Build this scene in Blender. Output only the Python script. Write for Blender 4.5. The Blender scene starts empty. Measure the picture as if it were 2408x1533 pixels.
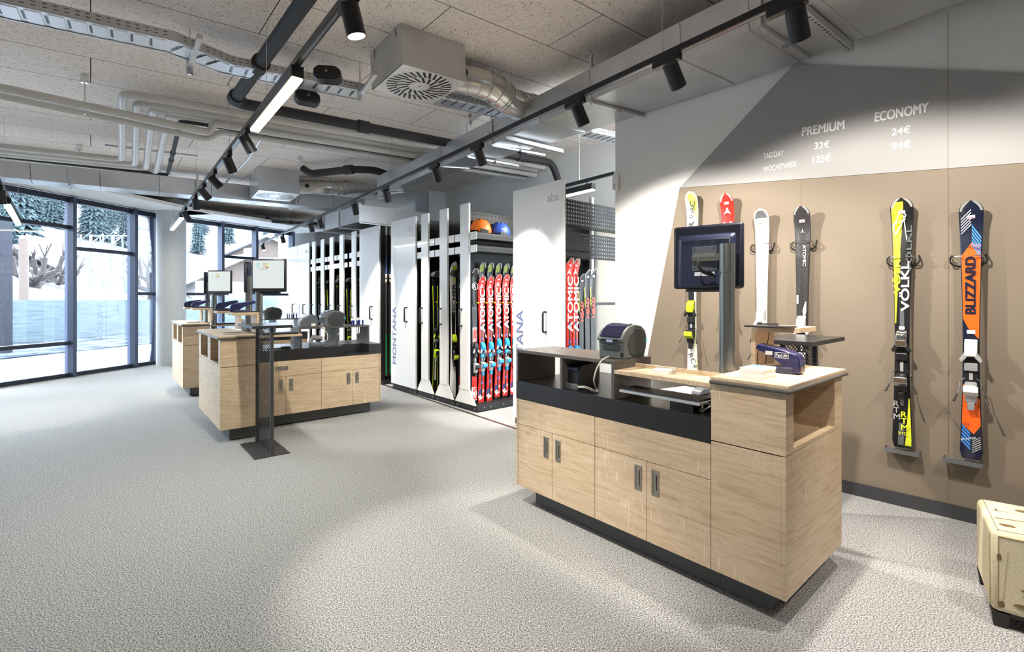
import bpy, math, random
from mathutils import Vector, Matrix
random.seed(7)
S = bpy.context.scene
COL = S.collection
# ---------------------------------------------------------------- camera, world, exposure
F, CX, YH, H = 1148.0, 1204.0, 700.0, 1.35
cam = bpy.data.cameras.new('camera'); camo = bpy.data.objects.new('camera', cam); COL.objects.link(camo)
cam.sensor_width = 36; cam.lens = 36 * F / 2408
cam.shift_y = -(766.5 - YH) / 2408
cam.clip_start = 0.05; cam.clip_end = 900
camo.location = (0, 0, H); camo.rotation_euler = (math.pi / 2, 0, 0)
S.camera = camo
W = bpy.data.worlds.new('World'); S.world = W; W.use_nodes = True
bg = W.node_tree.nodes['Background']; bg.inputs[0].default_value = (0.80, 0.90, 1.0, 1); bg.inputs[1].default_value = 8.6
S.view_settings.view_transform = 'Standard'; S.view_settings.look = 'None'
S.view_settings.exposure = 1.12; S.view_settings.gamma = 1
SPOT_W = 40.0
# ---------------------------------------------------------------- colour and materials
def lin(v):
    v /= 255.0
    return v / 12.92 if v <= .04045 else ((v + .055) / 1.055) ** 2.4
def c(r, g, b): return (lin(r), lin(g), lin(b), 1)
MATS = {}
def mat(name, col, rough=.5, metal=0, bump=0, bscale=200, emit=0, coat=0, spec=.5, var=0):
    if name in MATS: return MATS[name]
    m = bpy.data.materials.new(name); m.use_nodes = True; nt = m.node_tree; b = nt.nodes['Principled BSDF']
    b.inputs['Base Color'].default_value = col; b.inputs['Roughness'].default_value = rough
    b.inputs['Metallic'].default_value = metal; b.inputs['Specular IOR Level'].default_value = spec
    if coat: b.inputs['Coat Weight'].default_value = coat
    if emit:
        b.inputs['Base Color'].default_value = (.02, .02, .02, 1); b.inputs['Emission Color'].default_value = col; b.inputs['Emission Strength'].default_value = emit
    tc = nt.nodes.new('ShaderNodeTexCoord'); n = nt.nodes.new('ShaderNodeTexNoise')
    n.inputs['Scale'].default_value = bscale; n.inputs['Detail'].default_value = 3
    nt.links.new(tc.outputs['Object'], n.inputs['Vector'])
    if bump:
        bp = nt.nodes.new('ShaderNodeBump'); bp.inputs['Strength'].default_value = bump; bp.inputs['Distance'].default_value = .002
        nt.links.new(n.outputs['Fac'], bp.inputs['Height']); nt.links.new(bp.outputs[0], b.inputs['Normal'])
    if var:
        r = nt.nodes.new('ShaderNodeValToRGB'); r.color_ramp.elements[0].position = .3; r.color_ramp.elements[1].position = .7
        r.color_ramp.elements[0].color = tuple(x * (1 - var) for x in col[:3]) + (1,)
        r.color_ramp.elements[1].color = tuple(min(1, x * (1 + var * .5)) for x in col[:3]) + (1,)
        nt.links.new(n.outputs['Fac'], r.inputs[0]); nt.links.new(r.outputs[0], b.inputs['Base Color'])
    else:
        mr = nt.nodes.new('ShaderNodeMapRange'); mr.inputs[3].default_value = max(.02, rough - .03); mr.inputs[4].default_value = min(1, rough + .03)
        nt.links.new(n.outputs['Fac'], mr.inputs[0]); nt.links.new(mr.outputs[0], b.inputs['Roughness'])
    MATS[name] = m
    return m
def nd(nt, t, **k):
    n = nt.nodes.new(t)
    for a, v in k.items(): setattr(n, a, v)
    return n
def ramp(nt, stops, src=None):
    r = nt.nodes.new('ShaderNodeValToRGB'); e = r.color_ramp.elements
    while len(e) < len(stops): e.new(.5)
    for i, (p, col) in enumerate(stops): e[i].position = p; e[i].color = col
    if src: nt.links.new(src, r.inputs[0])
    return r
def mixc(nt, mode, fac, a, b):
    n = nt.nodes.new('ShaderNodeMix'); n.data_type = 'RGBA'; n.blend_type = mode
    for s, v in ((n.inputs[0], fac), (n.inputs[6], a), (n.inputs[7], b)):
        if hasattr(v, 'node'): nt.links.new(v, s)
        else: s.default_value = v
    return n.outputs[2]
def wood(name, rot=0, tint=(1, 1, 1)):
    m = bpy.data.materials.new(name); m.use_nodes = True; nt = m.node_tree; b = nt.nodes['Principled BSDF']
    tc = nd(nt, 'ShaderNodeTexCoord'); mp = nd(nt, 'ShaderNodeMapping'); mp.inputs['Scale'].default_value = (2.6, 2.6, 34)
    if rot: mp.inputs['Scale'].default_value = rot
    nt.links.new(tc.outputs['Object'], mp.inputs['Vector'])
    n1 = nd(nt, 'ShaderNodeTexNoise'); n1.inputs['Scale'].default_value = 1.3; n1.inputs['Detail'].default_value = 7; n1.inputs['Distortion'].default_value = 1.4; n1.inputs['Roughness'].default_value = .62
    nt.links.new(mp.outputs[0], n1.inputs['Vector'])
    C1 = tuple(x * t for x, t in zip(c(188, 161, 129), tint)) + (1,); C2 = tuple(x * t for x, t in zip(c(209, 185, 154), tint)) + (1,); C3 = tuple(min(1, x * t) for x, t in zip(c(220, 200, 172), tint)) + (1,)
    r1 = ramp(nt, [(.32, C1), (.5, C2), (.72, C3)], n1.outputs['Fac'])
    n2 = nd(nt, 'ShaderNodeTexNoise'); n2.inputs['Scale'].default_value = 9; n2.inputs['Detail'].default_value = 4; n2.inputs['Roughness'].default_value = .7
    nt.links.new(mp.outputs[0], n2.inputs['Vector'])
    r2 = ramp(nt, [(.36, (.74, .68, .6, 1)), (.5, (1, 1, 1, 1))], n2.outputs['Fac'])
    col = mixc(nt, 'MULTIPLY', .4, r1.outputs[0], r2.outputs[0])
    mp3 = nd(nt, 'ShaderNodeMapping'); mp3.inputs['Scale'].default_value = (170, 170, 9); nt.links.new(tc.outputs['Object'], mp3.inputs['Vector'])
    n3 = nd(nt, 'ShaderNodeTexNoise'); n3.inputs['Scale'].default_value = 1; nt.links.new(mp3.outputs[0], n3.inputs['Vector'])
    n4 = nd(nt, 'ShaderNodeTexNoise'); n4.inputs['Scale'].default_value = 5; nt.links.new(tc.outputs['Object'], n4.inputs['Vector'])
    mm = nd(nt, 'ShaderNodeMath', operation='MULTIPLY'); r3 = ramp(nt, [(.55, (0, 0, 0, 1)), (.68, (1, 1, 1, 1))], n3.outputs['Fac']); r4 = ramp(nt, [(.5, (0, 0, 0, 1)), (.64, (.8, .8, .8, 1))], n4.outputs['Fac'])
    nt.links.new(r3.outputs[0], mm.inputs[0]); nt.links.new(r4.outputs[0], mm.inputs[1])
    col = mixc(nt, 'MIX', mm.outputs[0], col, c(240, 224, 200))
    nt.links.new(col, b.inputs['Base Color']); b.inputs['Roughness'].default_value = .48
    MATS[name] = m
    return m
def perf(name, col, sx, sz, r, rough=.5, axes=(0, 2)):
    """sheet metal with a regular grid of round holes"""
    m = bpy.data.materials.new(name); m.use_nodes = True; nt = m.node_tree; b = nt.nodes['Principled BSDF']
    b.inputs['Base Color'].default_value = col; b.inputs['Roughness'].default_value = rough; b.inputs['Metallic'].default_value = .3
    tc = nd(nt, 'ShaderNodeTexCoord'); sp = nd(nt, 'ShaderNodeSeparateXYZ'); nt.links.new(tc.outputs['Object'], sp.inputs[0])
    outs = []
    for ax, s in zip(axes, (sx, sz)):
        a = nd(nt, 'ShaderNodeMath', operation='DIVIDE'); nt.links.new(sp.outputs[ax], a.inputs[0]); a.inputs[1].default_value = s
        f = nd(nt, 'ShaderNodeMath', operation='FRACT'); nt.links.new(a.outputs[0], f.inputs[0])
        g = nd(nt, 'ShaderNodeMath', operation='SUBTRACT'); nt.links.new(f.outputs[0], g.inputs[0]); g.inputs[1].default_value = .5
        h = nd(nt, 'ShaderNodeMath', operation='MULTIPLY'); nt.links.new(g.outputs[0], h.inputs[0]); h.inputs[1].default_value = s
        q = nd(nt, 'ShaderNodeMath', operation='POWER'); nt.links.new(h.outputs[0], q.inputs[0]); q.inputs[1].default_value = 2
        outs.append(q.outputs[0])
    ad = nd(nt, 'ShaderNodeMath', operation='ADD'); nt.links.new(outs[0], ad.inputs[0]); nt.links.new(outs[1], ad.inputs[1])
    lt = nd(nt, 'ShaderNodeMath', operation='LESS_THAN'); nt.links.new(ad.outputs[0], lt.inputs[0]); lt.inputs[1].default_value = r * r
    tr = nd(nt, 'ShaderNodeBsdfTransparent'); mx = nd(nt, 'ShaderNodeMixShader'); nt.links.new(lt.outputs[0], mx.inputs[0])
    nt.links.new(b.outputs[0], mx.inputs[1]); nt.links.new(tr.outputs[0], mx.inputs[2])
    nt.links.new(mx.outputs[0], nt.nodes['Material Output'].inputs[0])
    MATS[name] = m
    return m
def glassmat(name, tint, gl=.06):
    m = bpy.data.materials.new(name); m.use_nodes = True; nt = m.node_tree; nt.nodes.remove(nt.nodes['Principled BSDF'])
    tr = nd(nt, 'ShaderNodeBsdfTransparent'); tr.inputs[0].default_value = tint
    g = nd(nt, 'ShaderNodeBsdfGlossy'); g.inputs['Roughness'].default_value = .02
    lw = nd(nt, 'ShaderNodeFresnel'); lw.inputs[0].default_value = 1.45
    mx = nd(nt, 'ShaderNodeMixShader'); nt.links.new(lw.outputs[0], mx.inputs[0]); nt.links.new(tr.outputs[0], mx.inputs[1]); nt.links.new(g.outputs[0], mx.inputs[2])
    nt.links.new(mx.outputs[0], nt.nodes['Material Output'].inputs[0]); MATS[name] = m
    return m
WOOD = wood('sonoma_oak'); WOODT = wood('sonoma_oak_top', rot=(2.2, 22, 22))
BLACK = mat('black_laminate', c(34, 34, 37), .32, bump=.05, bscale=900)
BLKPL = mat('black_plastic', c(26, 27, 30), .4)
DKMET = mat('anthracite_metal', c(70, 71, 74), .45, .25, bump=.05)
TAUPE = mat('taupe_shelf_board', c(88, 83, 78), .35)
PLINTH = mat('plinth_grey', c(72, 72, 73), .5)
NICKEL = mat('brushed_nickel', c(170, 165, 155), .3, 1, var=.1, bscale=60)
CHROME = mat('chrome', c(215, 215, 215), .12, 1)
STEELP = mat('pole_steel', c(118, 121, 118), .32, .8)
PANW = mat('white_panel', c(236, 236, 236), .22, coat=.3)
WHITE = mat('white_plastic', c(235, 235, 232), .4)
WALLW = mat('white_plaster', c(232, 231, 228), .85, bump=.15, bscale=350)
GREYP = mat('light_grey_panel', c(160, 159, 158), .8, bump=.08, bscale=400)
BROWN = mat('taupe_wall_panel', c(126, 114, 99), .75, bump=.06, bscale=300)
FRAME = mat('window_frame_paint', c(72, 82, 104), .4, .2)
FRAMED = mat('window_frame_dark', c(40, 46, 62), .4, .2)
BLUEP = mat('navy_plastic', c(32, 34, 84), .35, coat=.2)
PRGREY = mat('printer_grey', c(98, 104, 104), .45)
PRDK = mat('printer_dark', c(58, 62, 64), .4)
PIPEW = mat('pipe_insulation', c(206, 203, 198), .35)
PIPEB = mat('black_pipe_foam', c(48, 48, 50), .7, bump=.2, bscale=90)
TRACKM = mat('track_black', c(40, 41, 45), .35, .3)
CABLEW = mat('cable_white', c(225, 220, 208), .4)
PAPER = mat('paper_white', c(246, 245, 243), .6)
RED = mat('ski_red', c(214, 42, 32), .25, coat=.4)
SKW = mat('ski_white', c(238, 237, 233), .25, coat=.4)
SKB = mat('ski_black', c(22, 23, 26), .35, coat=.1)
SKNAVY = mat('ski_navy', c(24, 30, 52), .25, coat=.4)
SKO = mat('ski_orange', c(250, 100, 24), .3, coat=.4)
SKY = mat('ski_yellow', c(220, 228, 50), .3, coat=.4)
SKG = mat('ski_grey', c(96, 100, 102), .3, coat=.3)
SKLG = mat('ski_silver', c(180, 182, 182), .25, .3)
SKBLUE = mat('ski_blue', c(70, 140, 225), .3)
CYAN = mat('binding_cyan', c(40, 150, 215), .3)
YEL = mat('peg_yellow', c(235, 200, 30), .4)
CONC = mat('concrete', c(200, 203, 206), .85, bump=.3, bscale=40, var=.12)
LENS = mat('lamp_lens', (1, .95, .85, 1), .3, emit=6)
LINEAR = mat('linear_diffuser', (1, .98, .58, 1), .3, emit=3)
def galv(name, col, rough):
    m = bpy.data.materials.new(name); m.use_nodes = True; nt = m.node_tree; b = nt.nodes['Principled BSDF']
    b.inputs['Metallic'].default_value = .7
    tc = nd(nt, 'ShaderNodeTexCoord'); v = nd(nt, 'ShaderNodeTexVoronoi'); v.inputs['Scale'].default_value = 60; nt.links.new(tc.outputs['Object'], v.inputs['Vector'])
    n = nd(nt, 'ShaderNodeTexNoise'); n.inputs['Scale'].default_value = 3; n.inputs['Detail'].default_value = 5; nt.links.new(tc.outputs['Object'], n.inputs['Vector'])
    mx = mixc(nt, 'MIX', .8, v.outputs['Color'], n.outputs['Fac'])
    r = ramp(nt, [(.25, tuple(x * .8 for x in col[:3]) + (1,)), (.75, col)], mx); nt.links.new(r.outputs[0], b.inputs['Base Color'])
    mr = nd(nt, 'ShaderNodeMapRange'); mr.inputs[3].default_value = rough - .08; mr.inputs[4].default_value = rough + .12; nt.links.new(n.outputs['Fac'], mr.inputs[0]); nt.links.new(mr.outputs[0], b.inputs['Roughness'])
    bp = nd(nt, 'ShaderNodeBump'); bp.inputs['Strength'].default_value = .15; bp.inputs['Distance'].default_value = .01; nt.links.new(n.outputs['Fac'], bp.inputs['Height']); nt.links.new(bp.outputs[0], b.inputs['Normal'])
    MATS[name] = m
    return m
GALV = galv('galvanised_steel', c(208, 209, 211), .3); SHINY = galv('spiral_duct_steel', c(214, 212, 206), .2)
# ---------------------------------------------------------------- geometry helpers
def V(*a): return Vector(a)
def ray(px, py): return V((px - CX) / F, 1, -(py - YH) / F)
SA, SB = .0443, .0206          # slope of the roof
def sl(px, py, z0):            # photo point on a plane parallel to the sloping ceiling
    r = ray(px, py); t = (z0 - H) / (r.z - SA * r.x - SB * r.y); return V(0, 0, H) + r * t
def atz(px, py, z): return V(0, 0, H) + ray(px, py) * ((z - H) / ray(px, py).z)
def aty(px, py, y): return V(0, 0, H) + ray(px, py) * y
def ceilz(x, y, z0=3.43): return z0 + SA * x + SB * y
class MB:
    def __init__(s, xf=None): s.v = []; s.f = []; s.m = []; s.xf = xf; s.mi = 0
    def pt(s, p): s.v.append(tuple(s.xf(*p)) if s.xf else tuple(p)); return len(s.v) - 1
    def face(s, idx): s.f.append(tuple(idx)); s.m.append(s.mi)
    def quad(s, *ps): s.face([s.pt(p) for p in ps]); return s
    def box(s, x0, x1, y0, y1, z0, z1):
        i = [s.pt(p) for p in ((x0, y0, z0), (x1, y0, z0), (x1, y1, z0), (x0, y1, z0), (x0, y0, z1), (x1, y0, z1), (x1, y1, z1), (x0, y1, z1))]
        for q in ((0, 3, 2, 1), (4, 5, 6, 7), (0, 1, 5, 4), (1, 2, 6, 5), (2, 3, 7, 6), (3, 0, 4, 7)): s.face([i[k] for k in q])
        return s
    def hexa(s, b, t):         # two quads of points
        i = [s.pt(p) for p in list(b) + list(t)]
        for q in ((0, 3, 2, 1), (4, 5, 6, 7), (0, 1, 5, 4), (1, 2, 6, 5), (2, 3, 7, 6), (3, 0, 4, 7)): s.face([i[k] for k in q])
        return s
    def prism(s, poly, a0, a1, ax='y'):
        def mk(u, w, a): return {'y': (u, a, w), 'x': (a, u, w), 'z': (u, w, a)}[ax]
        n = len(poly); A = [s.pt(mk(u, w, a0)) for u, w in poly]; B = [s.pt(mk(u, w, a1)) for u, w in poly]
        s.face(A[::-1]); s.face(B)
        for k in range(n): s.face((A[k], A[(k + 1) % n], B[(k + 1) % n], B[k]))
        return s
    def ring(s, ctr, u, w, r, n): return [s.pt(ctr + (u * math.cos(2 * math.pi * k / n) + w * math.sin(2 * math.pi * k / n)) * r) for k in range(n)]
    def tube(s, pts, r, n=10, cap=True):
        pts = [Vector(p) for p in pts]; rs = r if isinstance(r, (list, tuple)) else [r] * len(pts)
        u = None; prev = None
        for i, p in enumerate(pts):
            a = pts[max(0, i - 1)]; b = pts[min(len(pts) - 1, i + 1)]; t = (b - a).normalized()
            if u is None:
                u = t.orthogonal().normalized()
            else:
                u = (u - t * u.dot(t)).normalized()
            w = t.cross(u); R = s.ring(p, u, w, rs[i], n)
            if prev is None:
                if cap: s.face(R[::-1])
            else:
                for k in range(n): s.face((prev[k], prev[(k + 1) % n], R[(k + 1) % n], R[k]))
            prev = R
        if cap: s.face(prev)
        return s
    def cyl(s, p0, p1, r, n=16, r1=None): return s.tube([p0, p1], [r, r if r1 is None else r1], n)
    def lathe(s, prof, n=24, o=(0, 0, 0)):
        prev = None
        for r, z in prof:
            R = [s.pt((o[0] + r * math.cos(2 * math.pi * k / n), o[1] + r * math.sin(2 * math.pi * k / n), o[2] + z)) for k in range(n)]
            if prev:
                for k in range(n): s.face((prev[k], prev[(k + 1) % n], R[(k + 1) % n], R[k]))
            else: s.face(R[::-1])
            prev = R
        s.face(prev); return s
    def build(s, name, m, parent=None, smooth=False, bev=0, loc=None, rz=None):
        me = bpy.data.meshes.new(name); me.from_pydata(s.v, [], s.f)
        ms = m if isinstance(m, (list, tuple)) else [m]
        for q in ms: me.materials.append(q)
        if len(ms) > 1: me.polygons.foreach_set('material_index', s.m)
        o = bpy.data.objects.new(name, me); COL.objects.link(o)
        import bmesh
        bm = bmesh.new(); bm.from_mesh(me); bmesh.ops.recalc_face_normals(bm, faces=bm.faces); bm.to_mesh(me); bm.free()
        if smooth:
            me.polygons.foreach_set('use_smooth', [True] * len(me.polygons))
            try: me.set_sharp_from_angle(angle=math.radians(40))
            except Exception: pass
        if bev:
            b = o.modifiers.new('bevel', 'BEVEL'); b.width = bev; b.segments = 2; b.limit_method = 'ANGLE'; b.angle_limit = math.radians(40)
        if parent: o.parent = parent
        if loc is not None: o.location = loc
        if rz is not None: o.rotation_euler = (0, 0, rz)
        return o
def smoothpath(pts, rad, k=5):
    """round the corners of a polyline"""
    pts = [Vector(p) for p in pts]; out = [pts[0]]
    for i in range(1, len(pts) - 1):
        a, b, d = pts[i - 1], pts[i], pts[i + 1]; r = min(rad, (a - b).length * .45, (d - b).length * .45)
        p = b + (a - b).normalized() * r; q = b + (d - b).normalized() * r
        for j in range(k + 1):
            t = j / k; out.append(p * (1 - t) ** 2 + b * 2 * t * (1 - t) + q * t * t)
    out.append(pts[-1]); return out
def tag(o, label=None, cat=None, group=None, kind=None):
    if label: o['label'] = label
    if cat: o['category'] = cat
    if group: o['group'] = group
    if kind: o['kind'] = kind
    return o
def thing(name, label, cat, loc=(0, 0, 0), rz=0, group=None):
    o = bpy.data.objects.new(name, None); COL.objects.link(o); o.location = loc; o.rotation_euler = (0, 0, rz); o.empty_display_size = .1
    return tag(o, label, cat, group)
def struct(mb, name, m, **k): return tag(mb.build(name, m, **k), kind='structure')
def dup(root, loc=None, rz=None, label=None, group=None):
    r = root.copy(); COL.objects.link(r)
    if loc is not None: r.location = loc
    if rz is not None: r.rotation_euler = (0, 0, rz)
    if label: r['label'] = label
    if group: r['group'] = group
    for ch in list(root.children):
        k = ch.copy(); COL.objects.link(k); k.parent = r
        for g in ch.children:
            d = g.copy(); COL.objects.link(d); d.parent = k
    return r
def text(s, m, parent, w=None, h=None, loc=(0, 0, 0), rot=(math.pi / 2, 0, 0), bold=.0, name='lettering', depth=.0006, align='L', shear=0, axes=None):
    """lettering as a mesh: w = full width, h = cap height"""
    cu = bpy.data.curves.new('t', 'FONT'); cu.body = s; cu.size = 1; cu.extrude = 0; cu.offset = 0; cu.shear = shear
    o = bpy.data.objects.new('t', cu); COL.objects.link(o); dg = bpy.context.evaluated_depsgraph_get(); dg.update()
    me = bpy.data.meshes.new_from_object(o.evaluated_get(dg)); bpy.data.objects.remove(o); bpy.data.curves.remove(cu)
    xs = [v.co.x for v in me.vertices]; ys = [v.co.y for v in me.vertices]; x0, x1, y1 = min(xs), max(xs), max(ys)
    sy = (h / y1) if h else w / (x1 - x0); sx = (w / (x1 - x0)) if w else sy
    for v in me.vertices:
        x = (v.co.x - x0) * sx; y = v.co.y * sy
        if align == 'C': x -= (x1 - x0) * sx / 2
        v.co = (x, y, depth)
    if bold:      # heavier stroke: the same outlines again, shifted sideways
        vs = [v.co.copy() for v in me.vertices]; fs = [tuple(p.vertices) for p in me.polygons]; n0 = len(vs); bw = bold * .9 * sy
        V2 = []; F2 = []
        for k, (dx, dy) in enumerate(((-1, -.6), (1, .6), (-1, .6), (1, -.6), (0, 0))):
            V2 += [(v.x + dx * bw, v.y + dy * bw, v.z + k * .00004) for v in vs]; F2 += [tuple(i + k * n0 for i in f) for f in fs]
        me = bpy.data.meshes.new(name); me.from_pydata(V2, [], F2)
    me.materials.clear(); me.materials.append(m); me.name = name
    o = bpy.data.objects.new(name, me); COL.objects.link(o)
    if parent: o.parent = parent
    if axes:
        X, Y = Vector(axes[0]).normalized(), Vector(axes[1]).normalized(); Z = X.cross(Y)
        Mx = Matrix((X, Y, Z)).transposed().to_4x4(); Mx.translation = Vector(loc); o.matrix_local = Mx
    else: o.location = loc; o.rotation_euler = rot
    return o
R408 = math.radians(40.8); U2 = V(math.cos(R408), math.sin(R408), 0); U1 = V(-math.sin(R408), math.cos(R408), 0)   # right-away, left-away
# ---------------------------------------------------------------- the setting
def floor_mat():
    m = bpy.data.materials.new('speckled_carpet'); m.use_nodes = True; nt = m.node_tree; b = nt.nodes['Principled BSDF']
    tc = nd(nt, 'ShaderNodeTexCoord'); n = nd(nt, 'ShaderNodeTexNoise'); n.inputs['Scale'].default_value = 170; n.inputs['Detail'].default_value = 3; n.inputs['Roughness'].default_value = .8
    nt.links.new(tc.outputs['Object'], n.inputs['Vector'])
    r = ramp(nt, [(.36, c(34, 34, 34)), (.46, c(127, 127, 127)), (.6, c(216, 216, 215))], n.outputs['Fac'])
    nt.links.new(r.outputs[0], b.inputs['Base Color']); b.inputs['Roughness'].default_value = .95; b.inputs['Specular IOR Level'].default_value = .1
    bp = nd(nt, 'ShaderNodeBump'); bp.inputs['Strength'].default_value = .04; bp.inputs['Distance'].default_value = .002; nt.links.new(n.outputs['Fac'], bp.inputs['Height']); nt.links.new(bp.outputs[0], b.inputs['Normal'])
    return m
CARPET = floor_mat()
mb = MB(); mb.prism([(-9.9, -3.2), (10.5, -3.2), (3.2, 5.6), (-6.0, 16.5), (-7.7, 10.2)], -.2, 0, 'z'); struct(mb, 'floor', CARPET)
def ceil_mat():
    m = bpy.data.materials.new('wood_wool_board'); m.use_nodes = True; nt = m.node_tree; b = nt.nodes['Principled BSDF']
    tc = nd(nt, 'ShaderNodeTexCoord'); mp = nd(nt, 'ShaderNodeMapping'); mp.inputs['Rotation'].default_value = (0, 0, -R408); nt.links.new(tc.outputs['Object'], mp.inputs[0])
    cols = []
    for k, (sx, sy) in enumerate(((70, 22), (22, 70))):
        q = nd(nt, 'ShaderNodeMapping'); q.inputs['Scale'].default_value = (sx, sy, 30); q.inputs['Rotation'].default_value = (0, 0, .6 + k * .5); nt.links.new(tc.outputs['Object'], q.inputs[0])
        n = nd(nt, 'ShaderNodeTexNoise'); n.inputs['Scale'].default_value = 1.6; n.inputs['Detail'].default_value = 3; n.inputs['Distortion'].default_value = 1.2; nt.links.new(q.outputs[0], n.inputs[0]); cols.append(n.outputs['Fac'])
    mn = nd(nt, 'ShaderNodeMath', operation='MINIMUM'); nt.links.new(cols[0], mn.inputs[0]); nt.links.new(cols[1], mn.inputs[1])
    r = ramp(nt, [(.3, c(132, 118, 106)), (.34, c(210, 198, 188)), (.43, c(244, 233, 224))], mn.outputs[0])
    n2 = nd(nt, 'ShaderNodeTexNoise'); n2.inputs['Scale'].default_value = 1.2; nt.links.new(tc.outputs['Object'], n2.inputs[0])
    col = mixc(nt, 'MULTIPLY', .25, r.outputs[0], n2.outputs['Color'])
    br = nd(nt, 'ShaderNodeTexBrick'); br.offset = .5; br.inputs['Scale'].default_value = 1; br.inputs['Mortar Size'].default_value = .0035; br.inputs['Brick Width'].default_value = 2.0; br.inputs['Row Height'].default_value = .6; br.inputs['Mortar Smooth'].default_value = .1
    nt.links.new(mp.outputs[0], br.inputs[0])
    col = mixc(nt, 'MIX', br.outputs['Fac'], r.outputs[0], c(70, 60, 50))
    nt.links.new(col, b.inputs['Base Color']); b.inputs['Roughness'].default_value = .95; b.inputs['Specular IOR Level'].default_value = .1
    bp = nd(nt, 'ShaderNodeBump'); bp.inputs['Strength'].default_value = .6; bp.inputs['Distance'].default_value = .006; nt.links.new(mn.outputs[0], bp.inputs['Height']); nt.links.new(bp.outputs[0], b.inputs['Normal'])
    return m
WOOL = ceil_mat()
mb = MB(); pl = [(-10.2, -3.4), (11.0, -3.4), (3.6, 6.2), (-6.2, 17.2), (-8.2, 10.2)]
mb.hexa  # ceiling slab, sloping
A = [mb.pt((x, y, ceilz(x, y))) for x, y in pl]; B = [mb.pt((x, y, ceilz(x, y) + .25)) for x, y in pl]
mb.face(A); mb.face(B[::-1])
for k in range(5): mb.face((A[k], A[(k + 1) % 5], B[(k + 1) % 5], B[k]))
ceil = struct(mb, 'ceiling', WOOL)
# fixing plugs of the boards
mb = MB()
for i in range(-2, 9):
    for j in range(1, 14):
        for q in (-.22, .22):
            p = U2 * (i * .66 + (.3 if j % 2 else 0)) + U1 * (j * .6 + q)
            if not (-1.6 < p.x < 3.2 and .6 < p.y < 7.5): continue
            z = ceilz(p.x, p.y)
            for a in range(3): mb.cyl(p + V(.012 * math.cos(a * 2.1), .012 * math.sin(a * 2.1), z - .0015), p + V(.012 * math.cos(a * 2.1), .012 * math.sin(a * 2.1), z + .003), .0035, 5)
mb.build('board_fixing', mat('plug_beige', c(150, 140, 126), .9), parent=ceil)['kind'] = 'stuff'
# right wall: line through w0 along wd
w0, wd, wn = V(2.340, 3.375, 0), V(-.702, .7123, 0), V(.7123, .702, 0)
def wallpt(px, py, off=0.0):
    r = ray(px, py); o = V(0, 0, H); n = wn; t = (w0 - wn * off - o).dot(n) / r.dot(n); return o + r * t
def wxf(u, d, z): p = w0 - wd * u - wn * d; return (p.x, p.y, z)      # u to the right along the wall, d out into the room
UL = -(wallpt(1447, 500) - w0).dot(wd)
mb = MB(wxf); mb.box(UL, 9.0, -.18, 0, 0, 3.95); struct(mb, 'wall_right', WALLW)
def wpoly(pxs, off0, off1, mb):
    f = [wallpt(*p) for p in pxs]; A = [mb.pt(p - wn * off0) for p in f]; B = [mb.pt(p - wn * off1) for p in f]; n = len(f)
    mb.face(A); mb.face(B[::-1])
    for k in range(n): mb.face((A[k], A[(k + 1) % n], B[(k + 1) % n], B[k]))
    return mb
pR = w0 - wd * 5
def wl(u, z): return w0 - wd * u + V(0, 0, z)
a, b_, c_ = wallpt(1600, 443), wallpt(2408, 385), wallpt(1542, 745)
sl_ = (b_.z - a.z) / (-(b_ - a).dot(wd)); ua = -(a - w0).dot(wd); uc = -(c_ - w0).dot(wd); ud = ua + (uc - ua) * (a.z - .0) / (a.z - c_.z)
def prismw(pts, d0, d1, name, m, **k):
    mb = MB(wxf); A = [mb.pt((u, d0, z)) for u, z in pts]; B = [mb.pt((u, d1, z)) for u, z in pts]; n = len(pts); mb.face(A); mb.face(B[::-1])
    for k_ in range(n): mb.face((A[k_], A[(k_ + 1) % n], B[(k_ + 1) % n], B[k_]))
    return struct(mb, name, m, **k)
prismw([(ud, 0.0), (ua, a.z), (5, a.z + sl_ * (5 - ua)), (5, 0)], .0, .016, 'wall_panel_brown', BROWN)
d_, e_ = wallpt(1868, 153), wallpt(2408, 175); u1_, u2_ = [-(p - w0).dot(wd) for p in (d_, e_)]; s2 = (e_.z - d_.z) / (u2_ - u1_)
um = (d_.z - s2 * u1_ - a.z - .002 + sl_ * ua) / (sl_ - s2)
prismw([(ua, a.z + .002), (u1_, d_.z), (um, a.z + .002 + sl_ * (um - ua))], .0, .018, 'wall_panel_grey', GREYP)
mb = MB(wxf)
for px, py0, py1 in ((2230, 160, 1190), (1885, 420, 1000)):
    p = wallpt(px, 500); u = -(p - w0).dot(wd); mb.box(u - .0012, u + .0012, .0155, .0188, .1, 3.1 if px > 2000 else 2.2)
struct(mb, 'trim_1', mat('panel_joint', c(120, 112, 100), .8))
mb = MB(wxf); mb.box(ud, 5, .016, .026, 0, .085); struct(mb, 'baseboard_right', DKMET)
# niche back wall, end wall, pillar, walls behind the camera
nb = V(1.48, 7.0, 0)
def nxf(u, d, z): p = nb + U1 * u - U2 * d; return (p.x, p.y, z)
mb = MB(nxf); mb.box(-3, 13.5, -.2, 0, 0, 3.95); struct(mb, 'wall_rear', WALLW)
mb = MB(nxf); mb.box(4.42, 4.98, 0, .4, 0, 3.8); struct(mb, 'pillar_rear', CONC)
eb = V(-5.95, 13.15, 0)
def exf(u, d, z): p = eb + U2 * u - U1 * d; return (p.x, p.y, z)
mb = MB(exf); mb.box(0, .62, -1.2, 0, 0, 3.6); struct(mb, 'pillar_end', CONC)
mb = MB(exf); mb.box(0.3, 6.2, -1.25, -.9, 0, 3.6); struct(mb, 'wall_end', CONC)

mb = MB(); mb.box(-10.2, 10.6, -3.4, -3.2, 0, 4); struct(mb, 'wall_back', WALLW)
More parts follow.
